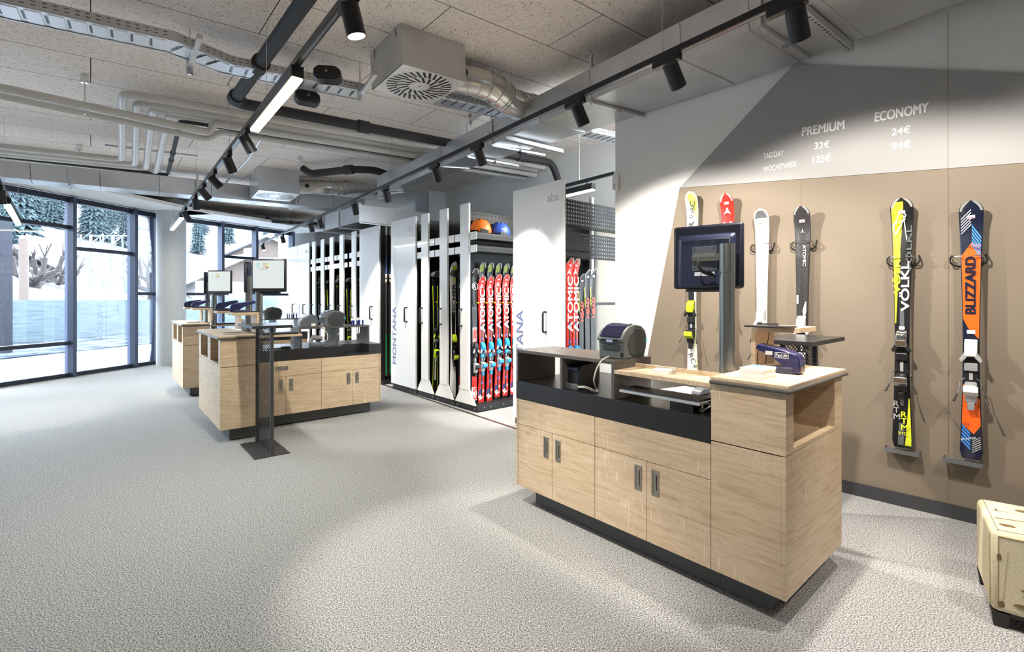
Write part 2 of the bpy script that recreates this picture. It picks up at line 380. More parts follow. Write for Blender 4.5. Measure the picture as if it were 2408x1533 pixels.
# glass facades
GLASS = glassmat('window_glass', (.93, .97, 1, 1))
f1o, f1d = V(-7.74, 7.38, 0), V(.1766, .984, 0).normalized()
f2o, f2d = V(-7.16, 10.35, 0), V(.482, .876, 0).normalized()
def hit(o, d, px):            # distance along the facade where a column of the photo crosses it
    r = (px - CX) / F; return (r * o.y - o.x) / (d.x - r * d.y)
s1 = [hit(f1o, f1d, x) for x in (163, 309)]; st = s1[1] - s1[0]
posts1 = [s1[0] - st * k for k in range(6, 0, -1)] + s1 + [2.62]
mb = MB(lambda u, t, z: tuple(f1o + f1d * u + V(f1d.y, -f1d.x, 0) * t + V(0, 0, z))); mb.box(-11.5, posts1[0] - .03, -.1, .12, 0, 3.3); struct(mb, 'wall_light_block', WALLW)  # unseen solid wall added in place of window bays, shades the right wall
posts2 = [0.12] + [hit(f2o, f2d, x) for x in (518, 598, 684)]
trans = {(1, 6): (2.2,), (1, 7): (1.43,), (2, 0): (1.43,), (2, 1): (2.3,), (2, 2): (1.43,)}
wi = 0
for fi, (o, d, ps) in enumerate(((f1o, f1d, posts1), (f2o, f2d, posts2)), 1):
    nrm = V(d.y, -d.x, 0)
    def fx(u, t, z, o=o, d=d, nrm=nrm): p = o + d * u + nrm * t; return (p.x, p.y, z)
    for k in range(len(ps) - 1):
        wi += 1; a0, a1 = ps[k], ps[k + 1]
        fr = MB(fx); fr.box(a0, a1, -.05, .05, 0, .07); fr.box(a0, a1, -.05, .05, 2.98, 3.07); root = struct(fr, 'window_%d' % wi, FRAMED)
        m_ = MB(fx); m_.box(a1 - .03, a1 + .03, -.06, .12, 0, 3.07); m_.box(a0 - .03, a0 + .03, -.06, .12, 0, 3.07) if k == 0 else 0; m_.build('mullion', FRAME, parent=root)
        zs = trans.get((fi, k), (2.55, .58) if fi == 1 else ())
        for z in zs:
            t_ = MB(fx); t_.box(a0 + .03, a1 - .03, -.05, .06, z - .03, z + .03); t_.build('transom', FRAMED, parent=root)
        g = MB(fx); g.quad((a0 + .02, 0, .06), (a1 - .02, 0, .06), (a1 - .02, 0, 3.0), (a0 + .02, 0, 3.0)); g.build('glass_pane', GLASS, parent=root)
    g = MB(fx); g.box(ps[0] - .3, ps[-1] + .4, -.25, .95, 3.09, 3.15); struct(g, 'trim_%d' % (fi + 1), WALLW)
    g = MB(fx); g.box(ps[0] - .3, ps[-1] + .4, -.3, -.06, 3.14, 3.7); struct(g, 'wall_facade_%d' % fi, WALLW)
cc = V(-6.93, 9.93, 0); mb = MB(); mb.lathe([(.255, 0), (.255, 3.4)], 40, cc); struct(mb, 'column_round', CONC, smooth=True)
# metal threshold strip in front of the shelving
p0, p1 = atz(905, 905, .0), atz(1205, 1004, .0); dd = (p1 - p0).normalized(); nn = V(dd.y, -dd.x, 0)
mb = MB(); q = [p0 - dd * 3, p1 + dd * 1.2]
mb.hexa([q[0] + V(0, 0, 0), q[1], q[1] + nn * .035, q[0] + nn * .035], [v + V(0, 0, .004) for v in (q[0], q[1], q[1] + nn * .035, q[0] + nn * .035)]); struct(mb, 'trim_4', NICKEL)
# ---------------------------------------------------------------- outside
def noisy(name, c1, c2, scale, rough=.9, p=(.4, .6)):
    m = bpy.data.materials.new(name); m.use_nodes = True; nt = m.node_tree; b = nt.nodes['Principled BSDF']
    tc = nd(nt, 'ShaderNodeTexCoord'); n = nd(nt, 'ShaderNodeTexNoise'); n.inputs['Scale'].default_value = scale; n.inputs['Detail'].default_value = 6; nt.links.new(tc.outputs['Object'], n.inputs[0])
    r = ramp(nt, [(p[0], c1), (p[1], c2)], n.outputs['Fac']); nt.links.new(r.outputs[0], b.inputs[0]); b.inputs['Roughness'].default_value = rough; b.inputs['Specular IOR Level'].default_value = .05; MATS[name] = m; return m
SNOW = noisy('snow', c(116, 122, 130), c(172, 178, 186), .5); HILLM = noisy('snowy_hillside', c(74, 73, 72), c(140, 144, 150), .35, p=(.36, .6))
ROAD = noisy('wet_road', c(43, 49, 58), c(78, 84, 93), 1.5, .95)
ho, hd = V(-15.3, 14.8, 0), V(.155, .988, 0).normalized(); hn = V(-hd.y, hd.x, 0)
def hx(u, t, z): p = ho + hd * u + hn * t; return (p.x, p.y, z)
mb = MB(hx); mb.box(-25, 60, -9, 1.5, -.3, -.06); tag(mb.build('snowy_ground', SNOW), kind='structure')
mb = MB(hx); mb.box(-25, 60, -4.2, 0, -.06, -.03); tag(mb.build('road', ROAD), kind='structure')
def plank_conc():
    m = bpy.data.materials.new('board_marked_concrete'); m.use_nodes = True; nt = m.node_tree; b = nt.nodes['Principled BSDF']
    tc = nd(nt, 'ShaderNodeTexCoord'); mp = nd(nt, 'ShaderNodeMapping'); mp.inputs['Scale'].default_value = (1, 1, 9); nt.links.new(tc.outputs['Object'], mp.inputs[0])
    n = nd(nt, 'ShaderNodeTexNoise'); n.inputs['Scale'].default_value = 1.6; n.inputs['Detail'].default_value = 5; nt.links.new(mp.outputs[0], n.inputs[0])
    r = ramp(nt, [(.35, c(66, 78, 85)), (.65, c(82, 95, 102))], n.outputs['Fac'])
    w = nd(nt, 'ShaderNodeTexWave'); w.bands_direction = 'Z'; w.inputs['Scale'].default_value = 2.4; w.inputs['Distortion'].default_value = .3; nt.links.new(tc.outputs['Object'], w.inputs[0])
    r2 = ramp(nt, [(.0, (.75, .75, .75, 1)), (.1, (1, 1, 1, 1))], w.outputs['Fac'])
    nt.links.new(mixc(nt, 'MULTIPLY', .5, r.outputs[0], r2.outputs[0]), b.inputs[0]); b.inputs['Roughness'].default_value = .9; return m
mb = MB(hx); mb.box(-25, 46, 0, .35, -.1, 1.27); o = mb.build('retaining_wall', plank_conc()); tag(o, 'long grey board-marked concrete retaining wall beyond the road', 'wall')
mb = MB()
N1, N2 = 44, 30
def hz(u, t): return .3 + max(0, t - 4) ** 1.12 * .2 + math.sin(u * .21 + t * .1) * .9 * min(1, t / 12) + math.sin(u * .07 + 2) * 2.2 * min(1, t / 30)
idx = [[mb.pt(hx(u * 4 - 60, t * 3.2 + .35, hz(u * 4 - 60, t * 3.2 + .35))) for t in range(N2)] for u in range(N1 + 12)]
for u in range(N1 + 11):
    for t in range(N2 - 1): mb.face((idx[u][t], idx[u + 1][t], idx[u + 1][t + 1], idx[u][t + 1]))
tag(mb.build('hillside', HILLM, smooth=True), kind='structure')
CONI = noisy('conifer_hazy', c(20, 30, 37), c(72, 85, 88), 3.5); BARK = mat('bark', c(52, 46, 46), .9)  # distance haze is mixed into the foliage colour
t0 = thing('conifer_tree', 'dark haze-toned conifer on the hillside seen through the windows', 'tree', group='conifers on the hillside')
mb = MB(); rnd = random.Random(3)
for k in range(20):
    z0 = 1.0 + k * .55; r = 2.2 * (1 - k / 21.0) ** .9 + .12; n = 26; A = []
    for j in range(n):
        rr = r * (1 if j % 2 else .55) * rnd.uniform(.8, 1.15); a = 2 * math.pi * j / n + k; A.append(mb.pt((rr * math.cos(a), rr * math.sin(a), z0 - (.45 if j % 2 else 0) + rnd.uniform(-.12, .12))))
    top = mb.pt((0, 0, z0 + 1.0))
    for j in range(n): mb.face((A[j], A[(j + 1) % n], top))
mb.build('foliage', CONI, parent=t0)
MB().cyl((0, 0, -1), (0, 0, 3), .16, 8).build('trunk', BARK, parent=t0)
def on_hill(px, tt):
    r = ray(px, 700); d2 = (ho - V(0, 0, 0)); 
    # point where the ray column reaches distance tt behind the retaining wall
    k = (tt + ho.dot(hn)) / (r.x * hn.x + r.y * hn.y); p = V(r.x * k, k, 0); u = (p - ho).dot(hd); return V(p.x, p.y, hz(u, tt) - .3)
first = True
spots_ = []
for rng, cnt, (ta, tb) in (((-30, 150), 46, (18, 80)), ((200, 297), 26, (22, 80)), ((430, 512), 20, (30, 85)), ((525, 592), 14, (30, 85)), ((612, 680), 10, (30, 85))):
    for k in range(cnt): spots_.append((rnd.uniform(*rng), rnd.uniform(ta, tb)))
pts_ = []
for px, tt in spots_:
    p = on_hill(px, tt)
    if any((p - q).length < 2.3 for q in pts_): continue
    pts_.append(p); o = t0 if first else dup(t0); first = False
    o.location = p; s_ = rnd.uniform(.42, .8); o.scale = (s_ * .8, s_ * .8, s_); o.rotation_euler = (0, 0, rnd.uniform(0, 6))
def house(px, Y, z, w, dpt, hw, hr, rz, label):
    p = V((px - CX) / F * Y, Y, z); t = thing('chalet', label, 'house', p, rz)
    MB().box(-w / 2, w / 2, -dpt / 2, dpt / 2, -3, hw).build('wall', mat('chalet_render', c(150, 148, 146), .9), parent=t)
    r = MB(); e = .9; r.prism([(-w / 2 - e, hw - .35), (0, hw + hr), (w / 2 + e, hw - .35), (w / 2 + e, hw - .1), (0, hw + hr + .28), (-w / 2 - e, hw - .1)], -dpt / 2 - e, dpt / 2 + e, 'y'); r.build('roof', mat('snowy_roof', c(112, 116, 126), .8, var=.2, bscale=1), parent=t)
    g = MB(); g.prism([(-w / 2, hw - .02), (0, hw + hr), (w / 2, hw - .02)], -dpt / 2, dpt / 2, 'y'); g.build('gable', mat('weathered_boards', c(84, 74, 68), .9, var=.2, bscale=4), parent=t)
    for k in (-1, 1):
        f = MB().box(k * w / 4 - .55, k * w / 4 + .55, -dpt / 2 - .05, -dpt / 2 + .1, hw * .45, hw * .45 + 1.3).build('window', mat('dark_pane', c(80, 84, 95), .2), parent=t)
        MB().box(k * w / 4 - .03, k * w / 4 + .03, -dpt / 2 - .08, -dpt / 2 - .04, hw * .45, hw * .45 + 1.3).build('glazing_bar', WHITE, parent=f)
    MB().box(w * .18, w * .18 + .8, -.4, .4, hw + hr * .4, hw + hr + 1.0).build('chimney', mat('chimney_render', c(190, 180, 172), .9), parent=t)
house(540, 40, .2, 7, 6, 2.4, 1.9, .9, 'wide low chalet with a snowy roof behind the nearest touch monitors')
house(655, 58, 1.0, 9, 8, 4.8, 2.2, .2, 'taller pale chalet with a chimney seen by the far pillar')
house(22, 30, .2, 2.6, 3.5, 3.0, 1.0, .9, 'timber chalet with balcony at the far left window')
house(200, 52, -.4, 4, 4, 1.6, 1.4, 1.2, 'low chalet roof behind the retaining wall, second window')
house(95, 38, -.4, 5, 4, 1.3, 1.2, .6, 'small snowy shed roof behind the retaining wall, first window')
def bare(px, Y, h, label, sd):
    rr = random.Random(sd); m = MB(); m.tube([(0, 0, -1), (.1, 0, h * .4), (0, .1, h * .65)], [.22, .18, .16], 7)
    for k in range(9):
        a = k * .7 + rr.uniform(0, .5); z = h * rr.uniform(.4, .66); L = rr.uniform(.5, 1.2); p = V(0, 0, z); q = p + V(math.cos(a) * L, math.sin(a) * L, L * .4); e = q + V(math.cos(a) * .2, math.sin(a) * .2, L * .6)
        m.tube([p, q, e], [.12, .09, .1], 6)
        for j in range(4): b = a + rr.uniform(-1, 1); m.tube([e, e + V(math.cos(b) * .3, math.sin(b) * .3, rr.uniform(.3, .7))], [.03, .012], 4)
    o = m.build('bare_tree', BARK, loc=V((px - CX) / F * Y, Y, .2)); tag(o, label, 'tree')
bare(80, 22, 3.2, 'pollarded bare tree left of the pair behind the retaining wall', 1); bare(121, 24, 3.4, 'pollarded bare tree right of the pair behind the retaining wall', 2)
bare(352, 26, 3.6, 'bare tree beside the round column, behind the retaining wall', 5)
p = aty(56, 700, 17); tag(MB().cyl((p.x, p.y, 0), (p.x, p.y, 3.4), .13, 12).build('timber_pole', mat('pole_wood', c(84, 72, 66), .8)), 'thick round timber pole standing beyond the road', 'pole')
p = aty(8, 700, 12.2); tag(MB().box(p.x - .24, p.x + .13, p.y - .1, p.y + .1, -.05, 3.3).build('dark_post', mat('dark_rough_post', c(30, 32, 42), .9, var=.4, bscale=9)), 'dark weathered square post outside the first window', 'post')
# lattice towers and banner arch beyond the wall
p = aty(245, 690, 30)
for k, (px, lab) in enumerate(((213, 'left'), (265, 'middle'), (325, 'right'))):
    q = aty(px, 700, 30); m = MB()
    for a in (-.45, .45):
        for b in (-.45, .45): m.tube([(a, b, 0), (a * .7, b * .7, 4.6)], .05, 5)
    for j in range(6):
        z = .3 + j * .75; s_ = 1 if j % 2 else -1; m.tube([(-.44 * s_, -.44, z), (.42 * s_, -.42, z + .7)], .03, 4); m.tube([(.44, -.44 * s_, z), (.42, .42 * s_, z + .7)], .03, 4)
    if k < 2: m.tube([(0, 0, 4.55), tuple(aty(265 if k == 0 else 325, 700, 30) - q + V(0, 0, 3.2 + 1.35 * 0 + 1.35))], .05, 4)
    tag(m.build('lattice_tower', mat('lattice_grey', c(96, 104, 112), .6), loc=(q.x, q.y, .6)), '%s one of three pale lattice towers beyond the retaining wall' % lab, 'tower')
# ---------------------------------------------------------------- counters
def handle_recess(parent, xf, a, z, horiz=False, n=0):
    w, h = (.125, .045) if horiz else (.042, .125)
    m = MB(xf); t = .009
    m.box(a - w / 2, a - w / 2 + t, n - .003, n, z - h / 2, z + h / 2); m.box(a + w / 2 - t, a + w / 2, n - .003, n, z - h / 2, z + h / 2)
    m.box(a - w / 2 + t, a + w / 2 - t, n - .003, n, z + h / 2 - t, z + h / 2); m.box(a - w / 2 + t, a + w / 2 - t, n - .003, n, z - h / 2, z - h / 2 + t)
    m.box(a - w / 2 + t, a + w / 2 - t, n - .0008, n, z - h / 2 + t, z + h / 2 - t)
    if horiz: m.tube([(a - w * .3, n - .004, z - .006), (a + w * .3, n - .004, z - .006)], .004, 6)
    else: m.tube([(a - .006, n - .004, z - h * .3), (a - .006, n - .004, z + h * .3)], .004, 6)
    o = m.build('handle', NICKEL, parent=parent)
    return o
def tower(loc, rz, swap, TH, L, niches, label):
    xf = (lambda a, b, z: (b, a, z)) if swap else (lambda a, b, z: (a, b, z))
    t = thing('counter_tower', label, 'counter', loc, rz)
    m = MB(xf); m.box(.018, TH, .0, L, .13, .706); m.build('side_panel', WOOD, parent=t, bev=.001)
    m = MB(xf); m.box(0, .018, 0, L, .13, .708); m.build('end_panel', WOOD, parent=t, bev=.001)
    m = MB(xf)      # upper case with the niches in the end face
    b0 = 0
    for n0, n1 in niches:
        m.box(.0, TH, b0, n0, .712, .966); m.box(.0, .03, n0, n1, .712, .73); b0 = n1
    m.box(0, TH, b0, L, .712, .966)
    for n0, n1 in niches:
        m.box(TH - .02, TH, n0, n1, .712, .966); m.box(.0, TH - .02, n0, n1, .9605, .966); m.box(.03, TH - .02, n0, n1, .7, .712)
    m.build('niche_case', WOOD, parent=t)
    m = MB(xf); m.box(-.026, TH + .0, -.026, L + .02, .966, .984); m.build('edging', mat('edging_dark', c(78, 74, 69), .4), parent=t, bev=.008)
    m = MB(xf); m.box(-.014, TH, -.014, L + .012, .984, .998); m.build('top_board', WOODT, parent=t, bev=.0015)
    m = MB(xf); m.box(.09, TH, .09, L - .09, .012, .13); m.build('plinth', PLINTH, parent=t)
    for b in (.14, L - .14): m = MB(xf); m.cyl((.13, b, 0), (.13, b, .013), .02, 10); m.build('foot', BLKPL, parent=t)
    return t
def cabinet(loc, rz, swap, a0, a1, split, b0, b1, label, drawer_handle=False, end=None, plr=0):
    xf = (lambda a, b, z: (b, a, z)) if swap else (lambda a, b, z: (a, b, z))
    t = thing('base_cabinet', label, 'cabinet', loc, rz)
    m = MB(xf); m.box(a0, a1 - (.02 if end else 0), b0 + .018, b1, .13, .692); m.build('body', WOOD, parent=t)
    g = .0015; e1 = a1 - (.016 if end else 0)
    m = MB(xf); m.box(a0 + g, e1 - g, b0, b0 + .018, .531, .692); d = m.build('drawer', WOOD, parent=t, bev=.001)
    if drawer_handle: handle_recess(d, xf, (a0 + e1) / 2 - .06, .615, True, b0)
    for u0, u1, ha in ((a0 + g, split - g, split - .05), (split + g, e1 - g, split + .05)):
        m = MB(xf); m.box(u0, u1, b0, b0 + .018, .13, .528); d = m.build('door', WOOD, parent=t, bev=.001)
        handle_recess(d, xf, ha, .435, False, b0)
    if end: m = MB(xf); m.box(a1 - .014, a1, b0, b1, .13, .694); m.build('end_panel', WOOD, parent=t, bev=.001)
    m = MB(xf); m.box(a0, a1 - plr, b0 + .09, b1 - .09, .012, .13); m.build('plinth', PLINTH, parent=t)
    m = MB(xf); m.cyl((a0 + .1, b0 + .13, 0), (a0 + .1, b0 + .13, .013), .02, 10); m.build('foot', BLKPL, parent=t)
    m = MB(xf); m.cyl((a1 - .16, b0 + .13, 0), (a1 - .16, b0 + .13, .013), .02, 10); m.build('foot', BLKPL, parent=t)
    return t
NL = V(1.0983, 1.957, 0)
def nxy(a, b, z=0): return NL + U1 * a + U2 * b + V(0, 0, z)
tower(NL, R408, True, .312, .708, [(.081, .60)], 'tall oak end block of the nearest counter with one open niche')
cabinet(NL, R408, True, .313, .98, .648, 0, .708, 'oak double-door cabinet of the nearest counter, beside its tall end block')
cabinet(NL, R408, True, .981, 1.637, 1.3105, 0, .708, 'oak double-door cabinet at the left end of the nearest counter', end=True, plr=.09)
swapf = lambda a, b, z: (b, a, z)
t = thing('worktop', 'thick black worktop of the nearest counter', 'worktop', NL, R408)
m = MB(swapf); m.box(.313, 1.639, -.001, .71, .694, .809); m.build('slab', BLACK, parent=t, bev=.003)
m = MB(swapf); m.lathe([(.04, .8095), (.04, .8112), (.03, .8115)], 20, (.42, .09, 0)); m.build('cable_grommet', BLKPL, parent=t)
m = MB(swapf); m.lathe([(.04, .8095), (.04, .8112), (.03, .8115)], 20, (1.06, .07, 0)); m.build('cable_grommet', BLKPL, parent=t)
t = thing('shelf_unit', 'dark taupe open shelf box on the nearest worktop under the label printer', 'shelf', NL, R408)
m = MB(swapf); m.box(.849, 1.637, .0, .345, .993, 1.012); m.build('top_board', TAUPE, parent=t, bev=.0008)
for a in (1.628, 1.236, .858): m = MB(swapf); m.box(a - .009, a + .009, .0, .345, .809, .993); m.build('upright', TAUPE, parent=t)
m = MB(swapf)
for i in range(3):
    for j in range(4): m.cyl((1.6 - i * .085 - (j % 2) * .03, .06 + j * .075, 1.0118), (1.6 - i * .085 - (j % 2) * .03, .06 + j * .075, 1.0125), .006, 10)
m.build('screwdriver_hole', mat('hole_black', (.004, .004, .004, 1), .9), parent=t)['kind'] = 'stuff'
t = thing('keyboard_shelf', 'light oak shelf board bridging to the tall block on the nearest counter', 'shelf', NL, R408)
m = MB(swapf); m.box(.313, .849, .0, .19, .945, .965); m.build('board', WOODT, parent=t, bev=.001)
m = MB(swapf); m.box(.313, .849, .19, .205, .94, .985); m.build('back_lip', WOODT, parent=t)
def riser(loc, rz, label, L=.235, W=.235, hh=.205):
    t = thing('display_riser', label, 'riser', loc, rz)
    MB().box(0, L, 0, W, hh - .024, hh).build('board', WOODT, parent=t, bev=.001); MB().box(L - .022, L, 0, W, 0, hh - .024).build('leg', WOOD, parent=t, bev=.001)
    return t
riser(nxy(.112, .704, .998), R408 + math.pi / 2, 'light oak riser on the tall block of the nearest counter, signature pad on top', .225, .235)
def terminal(loc, rz, label, word=False):
    t = thing('card_terminal', label, 'card terminal', loc, rz)
    m = MB(); m.prism([(-.02, .0), (.19, 0), (.19, .03), (.10, .028), (-.015, .012)], -.038, .038); m.build('charging_base', mat('terminal_dark', c(52, 56, 82), .4), parent=t, bev=.006, smooth=True)
    m = MB(); m.prism([(.0, .104), (.012, .118), (.14, .098), (.205, .083), (.222, .06), (.22, .004), (.165, .004), (.135, .032), (.095, .058), (.045, .078), (.0, .094)], -.036, .036); m.build('handset', BLUEP, parent=t, bev=.006, smooth=True)
    m = MB(); m.prism([(.02, .1172), (.10, .1047), (.10, .1056), (.02, .1182)], -.027, .027); m.build('screen', mat('screen_dark', c(20, 22, 34), .15), parent=t)
    m = MB(); m.box(.215, .224, -.03, .03, .012, .034); m.build('card_slot', mat('slot_black', c(14, 14, 22), .3), parent=t)
    if word:
        b = MB(); y = -.0375
        for x0, x1, z0, z1 in ((.10, .168, .0855, .087), (.10, .168, .064, .0655), (.10, .1013, .064, .087), (.1667, .168, .064, .087)): b.box(x0, x1, y, y + .001, z0, z1)
        b.build('badge', PAPER, parent=t); text('PayLife', PAPER, t, w=.058, h=.0125, loc=(.105, y, .0695), bold=.02)
        MB().box(.052, .088, y, y + .001, .074, .09).build('sticker', mat('label_grey', c(210, 214, 220), .4), parent=t)
    m = MB(); m.tube(smoothpath([(.0, .01, .1), (-.012, .01, .06), (-.012, .012, .004), (-.06, .03, .003), (-.1, .0, .003)], .02), .0022, 6); m.build('cable', BLKPL, parent=t)
    return t
terminal(V(1.20, 2.375, .998), math.radians(-47), 'dark blue card terminal lying on the nearest tall oak block', True).scale = (.86, 1.05, 1.12)
# brochures
def brochures(n, loc, rz, lab, group, w=.148, d=.1, th=.0042):
    first = None; names = {0: 'bottom', n - 1: 'top'}
    for k in range(n):
        L = lab % ('top, coloured' if k == n - 1 else 'plain white-edged lower')
        p = loc + V(random.uniform(-.002, .002), random.uniform(-.002, .002), k * th); r = rz + random.uniform(-.02, .02)
        if k == 0:
            first = thing('brochure', L, 'brochure', p, r, group)
            MB().box(0, w, 0, d, 0, th * .86).build('pages', PAPER, parent=first)
        elif k < n - 1: dup(first, p, r, L)
        else:
            o = dup(first, p, r, L); MB().box(.001, w - .001, .001, d - .001, th * .86, th * .92).build('cover', mat('cover_blue', c(225, 226, 226), .4), parent=o)
            MB().box(.001, w * .5, d * .55, d - .001, th * .92, th * .95).build('cover_picture', mat('cover_sky', c(110, 160, 210), .4), parent=o)
            MB().box(w * .35, w * .8, d * .35, d * .62, th * .95, th * .98).build('cover_picture', mat('cover_warm', c(222, 190, 160), .4), parent=o)
brochures(11, nxy(.212, .06, .998), R408 - math.pi / 2, '%s brochure in the stack beside the blue card terminal', 'brochures on the nearest tall block', .1, .135)
brochures(5, nxy(.66, .06, .965), R408 - math.pi / 2 + .1, '%s brochure in the small stack on the oak shelf board', 'brochures on the oak shelf board', .09, .085)
# signature pad and pen on the riser
t = thing('signature_pad', 'black signature tablet with stylus on the nearest oak riser', 'tablet', nxy(.2, .5, 1.203), R408 + math.pi / 2)
MB().box(-.07, .13, .0, .13, .001, .009).build('tablet', BLKPL, parent=t, bev=.003); MB().box(-.05, .05, .02, .11, .009, .0095).build('screen', mat('screen_dark', c(20, 22, 34), .15), parent=t)
MB().tube([(.02, -.012, .014), (.12, .0, .012)], [.005, .003], 8).build('stylus', BLKPL, parent=t)
MB().tube(smoothpath([(.06, -.005, .006), (.07, -.03, -.03), (.085, -.04, -.09), (.09, -.03, -.2)], .04), .0022, 6).build('cable', BLKPL, parent=t)
def label_printer(loc, rz, label, s=1):
    t = thing('label_printer', label, 'printer', loc, rz); t.scale = (s, s, s)
    side = [(.01, 0), (.235, 0), (.262, .075), (.262, .115), (.245, .15), (.2, .176), (.13, .186), (.07, .178), (.02, .15), (-.012, .112), (-.012, .1), (.006, .094), (.012, .03)]
    m = MB(); m.prism(side, .0, .165); m.build('housing', PRGREY, parent=t, bev=.01, smooth=True)
    for y0, y1 in ((-.006, .002), (.163, .171)):
        m = MB(); m.prism([(.06, .03), (.1, .012), (.2, .012), (.24, .04), (.252, .09), (.235, .14), (.18, .165), (.11, .165), (.06, .13), (.045, .08)], y0, y1); m.build('side_cheek', PRDK, parent=t, bev=.004, smooth=True)
    m = MB(); m.prism([(-.006, .119), (.022, .1525), (.07, .1795), (.13, .1875), (.13, .192), (.07, .185), (.018, .158), (-.012, .121)], .02, .145); m.build('lid_window', mat('window_navy', c(26, 28, 58), .08, coat=.6), parent=t, smooth=True)
    m = MB(); m.box(-.016, .01, .03, .135, .1, .108); m.build('label_slot', mat('slot_black', c(14, 14, 22), .3), parent=t)
    m = MB(); m.box(-.018, -.008, .06, .1, .092, .106); m.build('label_strip', mat('label_lilac', c(160, 168, 205), .4), parent=t)
    m = MB(); m.box(.0, .012, .03, .135, .05, .075); m.build('front_recess', PRDK, parent=t, bev=.002)
    m = MB(); m.box(.236, .25, -.0075, -.005, .085, .105); m.build('badge', mat('teal_mark', c(60, 190, 180), .4), parent=t)
    m = MB(); m.box(.008, .014, .01, .025, .012, .034); m.build('power_socket', BLKPL, parent=t)
    return t
label_printer(V(.610, 2.665, 1.012), math.radians(47), 'large grey label printer with dark window on the nearest taupe shelf')
t = thing('printer_cable', 'white cable looping from the nearest label printer down to the worktop', 'cable')
A = [aty(1432, 838, 2.70), aty(1415, 846, 2.66), aty(1402, 868, 2.62), aty(1396, 893, 2.62), atz(1400, 912, .811), atz(1407, 921, .811)]
MB().tube(smoothpath(A, .06), .0042, 8).build('lead', CABLEW, parent=t, smooth=True)
A = [atz(1358, 909, .84), atz(1375, 908, .85), atz(1392, 914, .83), atz(1405, 921, .811)]
MB().tube(smoothpath(A, .04), .003, 6).build('lead', CABLEW, parent=t, smooth=True)
A = [atz(1360, 911, .83), atz(1380, 912, .84), atz(1396, 920, .82), atz(1402, 922, .811)]
MB().tube(smoothpath(A, .04), .003, 6).build('lead', CABLEW, parent=t, smooth=True)
def receipt_printer(loc, rz, label, sc=1):
    t = thing('receipt_printer', label, 'printer', loc, rz); t.scale = (sc, sc, sc)
    m = MB(); m.prism([(0, 0), (.19, 0), (.19, .12), (.16, .15), (.03, .145), (.0, .125)], 0, .14); m.build('housing', mat('receipt_black', c(34, 36, 44), .35), parent=t, bev=.006, smooth=True)
    m = MB(); m.box(-.018, .0, -.002, .13, .0, .035); m.build('front_tray', PRGREY, parent=t, bev=.004)
    m = MB(); m.cyl((.012, .005, .118), (.012, .135, .118), .02, 14); m.build('cover_roll', mat('receipt_navy', c(36, 40, 62), .3), parent=t, smooth=True)
    return t
rp = receipt_printer(V(.392, 2.86, .809), math.radians(44), 'black receipt printer inside the nearest taupe shelf box'); text('EPSON', mat('label_grey', c(210, 214, 220), .4), rp, w=.03, h=.006, loc=(-.0085, .10, .118), axes=((0, -1, 0), (0, 0, 1)))
# keyboard, mouse, papers
t = thing('keyboard', 'black and silver keyboard under the oak shelf board', 'keyboard', nxy(.36, .13, .855), R408 + math.pi / 2)
MB().box(0, .45, -.01, .14, 0, .014).build('tray', mat('keyboard_silver', c(200, 204, 210), .25, .6), parent=t, bev=.004)
m = MB()
for i in range(22):
    for j in range(5): m.box(.012 + i * .0195, .028 + i * .0195, .005 + j * .025, .026 + j * .025, .014, .021)
m.build('keys', mat('key_black', c(44, 46, 50), .45), parent=t)['kind'] = 'stuff'
MB().box(.05, .17, .03, .11, -.0455, 0).build('stand', BLKPL, parent=t)
def mouse(loc, rz, label):
    t = thing('computer_mouse', label, 'mouse', loc, rz)
    m = MB(); m.prism([(0, .002), (.11, .002), (.112, .015), (.09, .034), (.05, .04), (.015, .025)], -.028, .028); m.build('shell', mat('mouse_grey', c(92, 96, 102), .3), parent=t, bev=.01, smooth=True)
    m = MB(); m.prism([(.075, .037), (.1, .028), (.1, .03), (.075, .0405)], -.004, .004); m.build('wheel', BLKPL, parent=t); return t
mouse(nxy(.62, .42, .809), .6, 'grey computer mouse beside papers on the nearest worktop')
t = tag(MB().box(0, .3, 0, .21, 0, .002).build('leaflet', mat('leaflet_print', c(205, 200, 205), .35, var=.25, bscale=14), loc=nxy(.66, .30, .8095), rz=.5), 'printed leaflet lying behind the keyboard on the nearest worktop', 'leaflet')
t = thing('power_adapter', 'black power adapter with white cables at the foot of the tall block', 'adapter', nxy(.39, .16, .81), R408)
MB().box(-.03, .03, -.05, .03, .0, .06).build('housing', BLKPL, parent=t, bev=.006)
for k in range(4): MB().tube(smoothpath([(-.03 + k * .01, -.04, .045), (-.07, -.05 + k * .01, .05), (-.09 + k * .008, -.02, .02), (-.085, .02 + k * .012, .002)], .03), .0035, 6).build('lead', CABLEW if k != 1 else BLKPL, parent=t, smooth=True)
# monitor seen from behind on its steel pole
def monitor_pole(loc, top, label, r=.036, arm=None):
    t = thing('monitor_pole', label, 'pole', loc)
    m = MB(); m.cyl((0, 0, 0), (0, 0, top - .14 - loc[2]), r, 32); m.build('tube', STEELP, parent=t, smooth=True)
    m = MB(); m.cyl((0, 0, top - .139 - loc[2]), (0, 0, top - loc[2]), r, 32); m.build('head', STEELP, parent=t, smooth=True)
    m = MB(); m.cyl((0, 0, 0), (0, 0, .006), r * 1.9, 32); m.build('foot_plate', STEELP, parent=t, smooth=True)
    if arm: m = MB(); m.cyl((0, 0, arm[0].z), arm[0], .018, 16) if False else m.tube([V(0, 0, arm[0].z), arm[0]], .02, 16); m.build('arm', STEELP, parent=t, smooth=True)
    return t
MC = V(1.012, 2.53, 1.562); md = V(-.78, .63, 0).normalized(); mn_ = V(-md.y, md.x, 0)     # mn_: back side faces the camera
if mn_.dot(V(0, 1, 0)) > 0: mn_ = -mn_
PP = V(1.045, 2.372, .81)
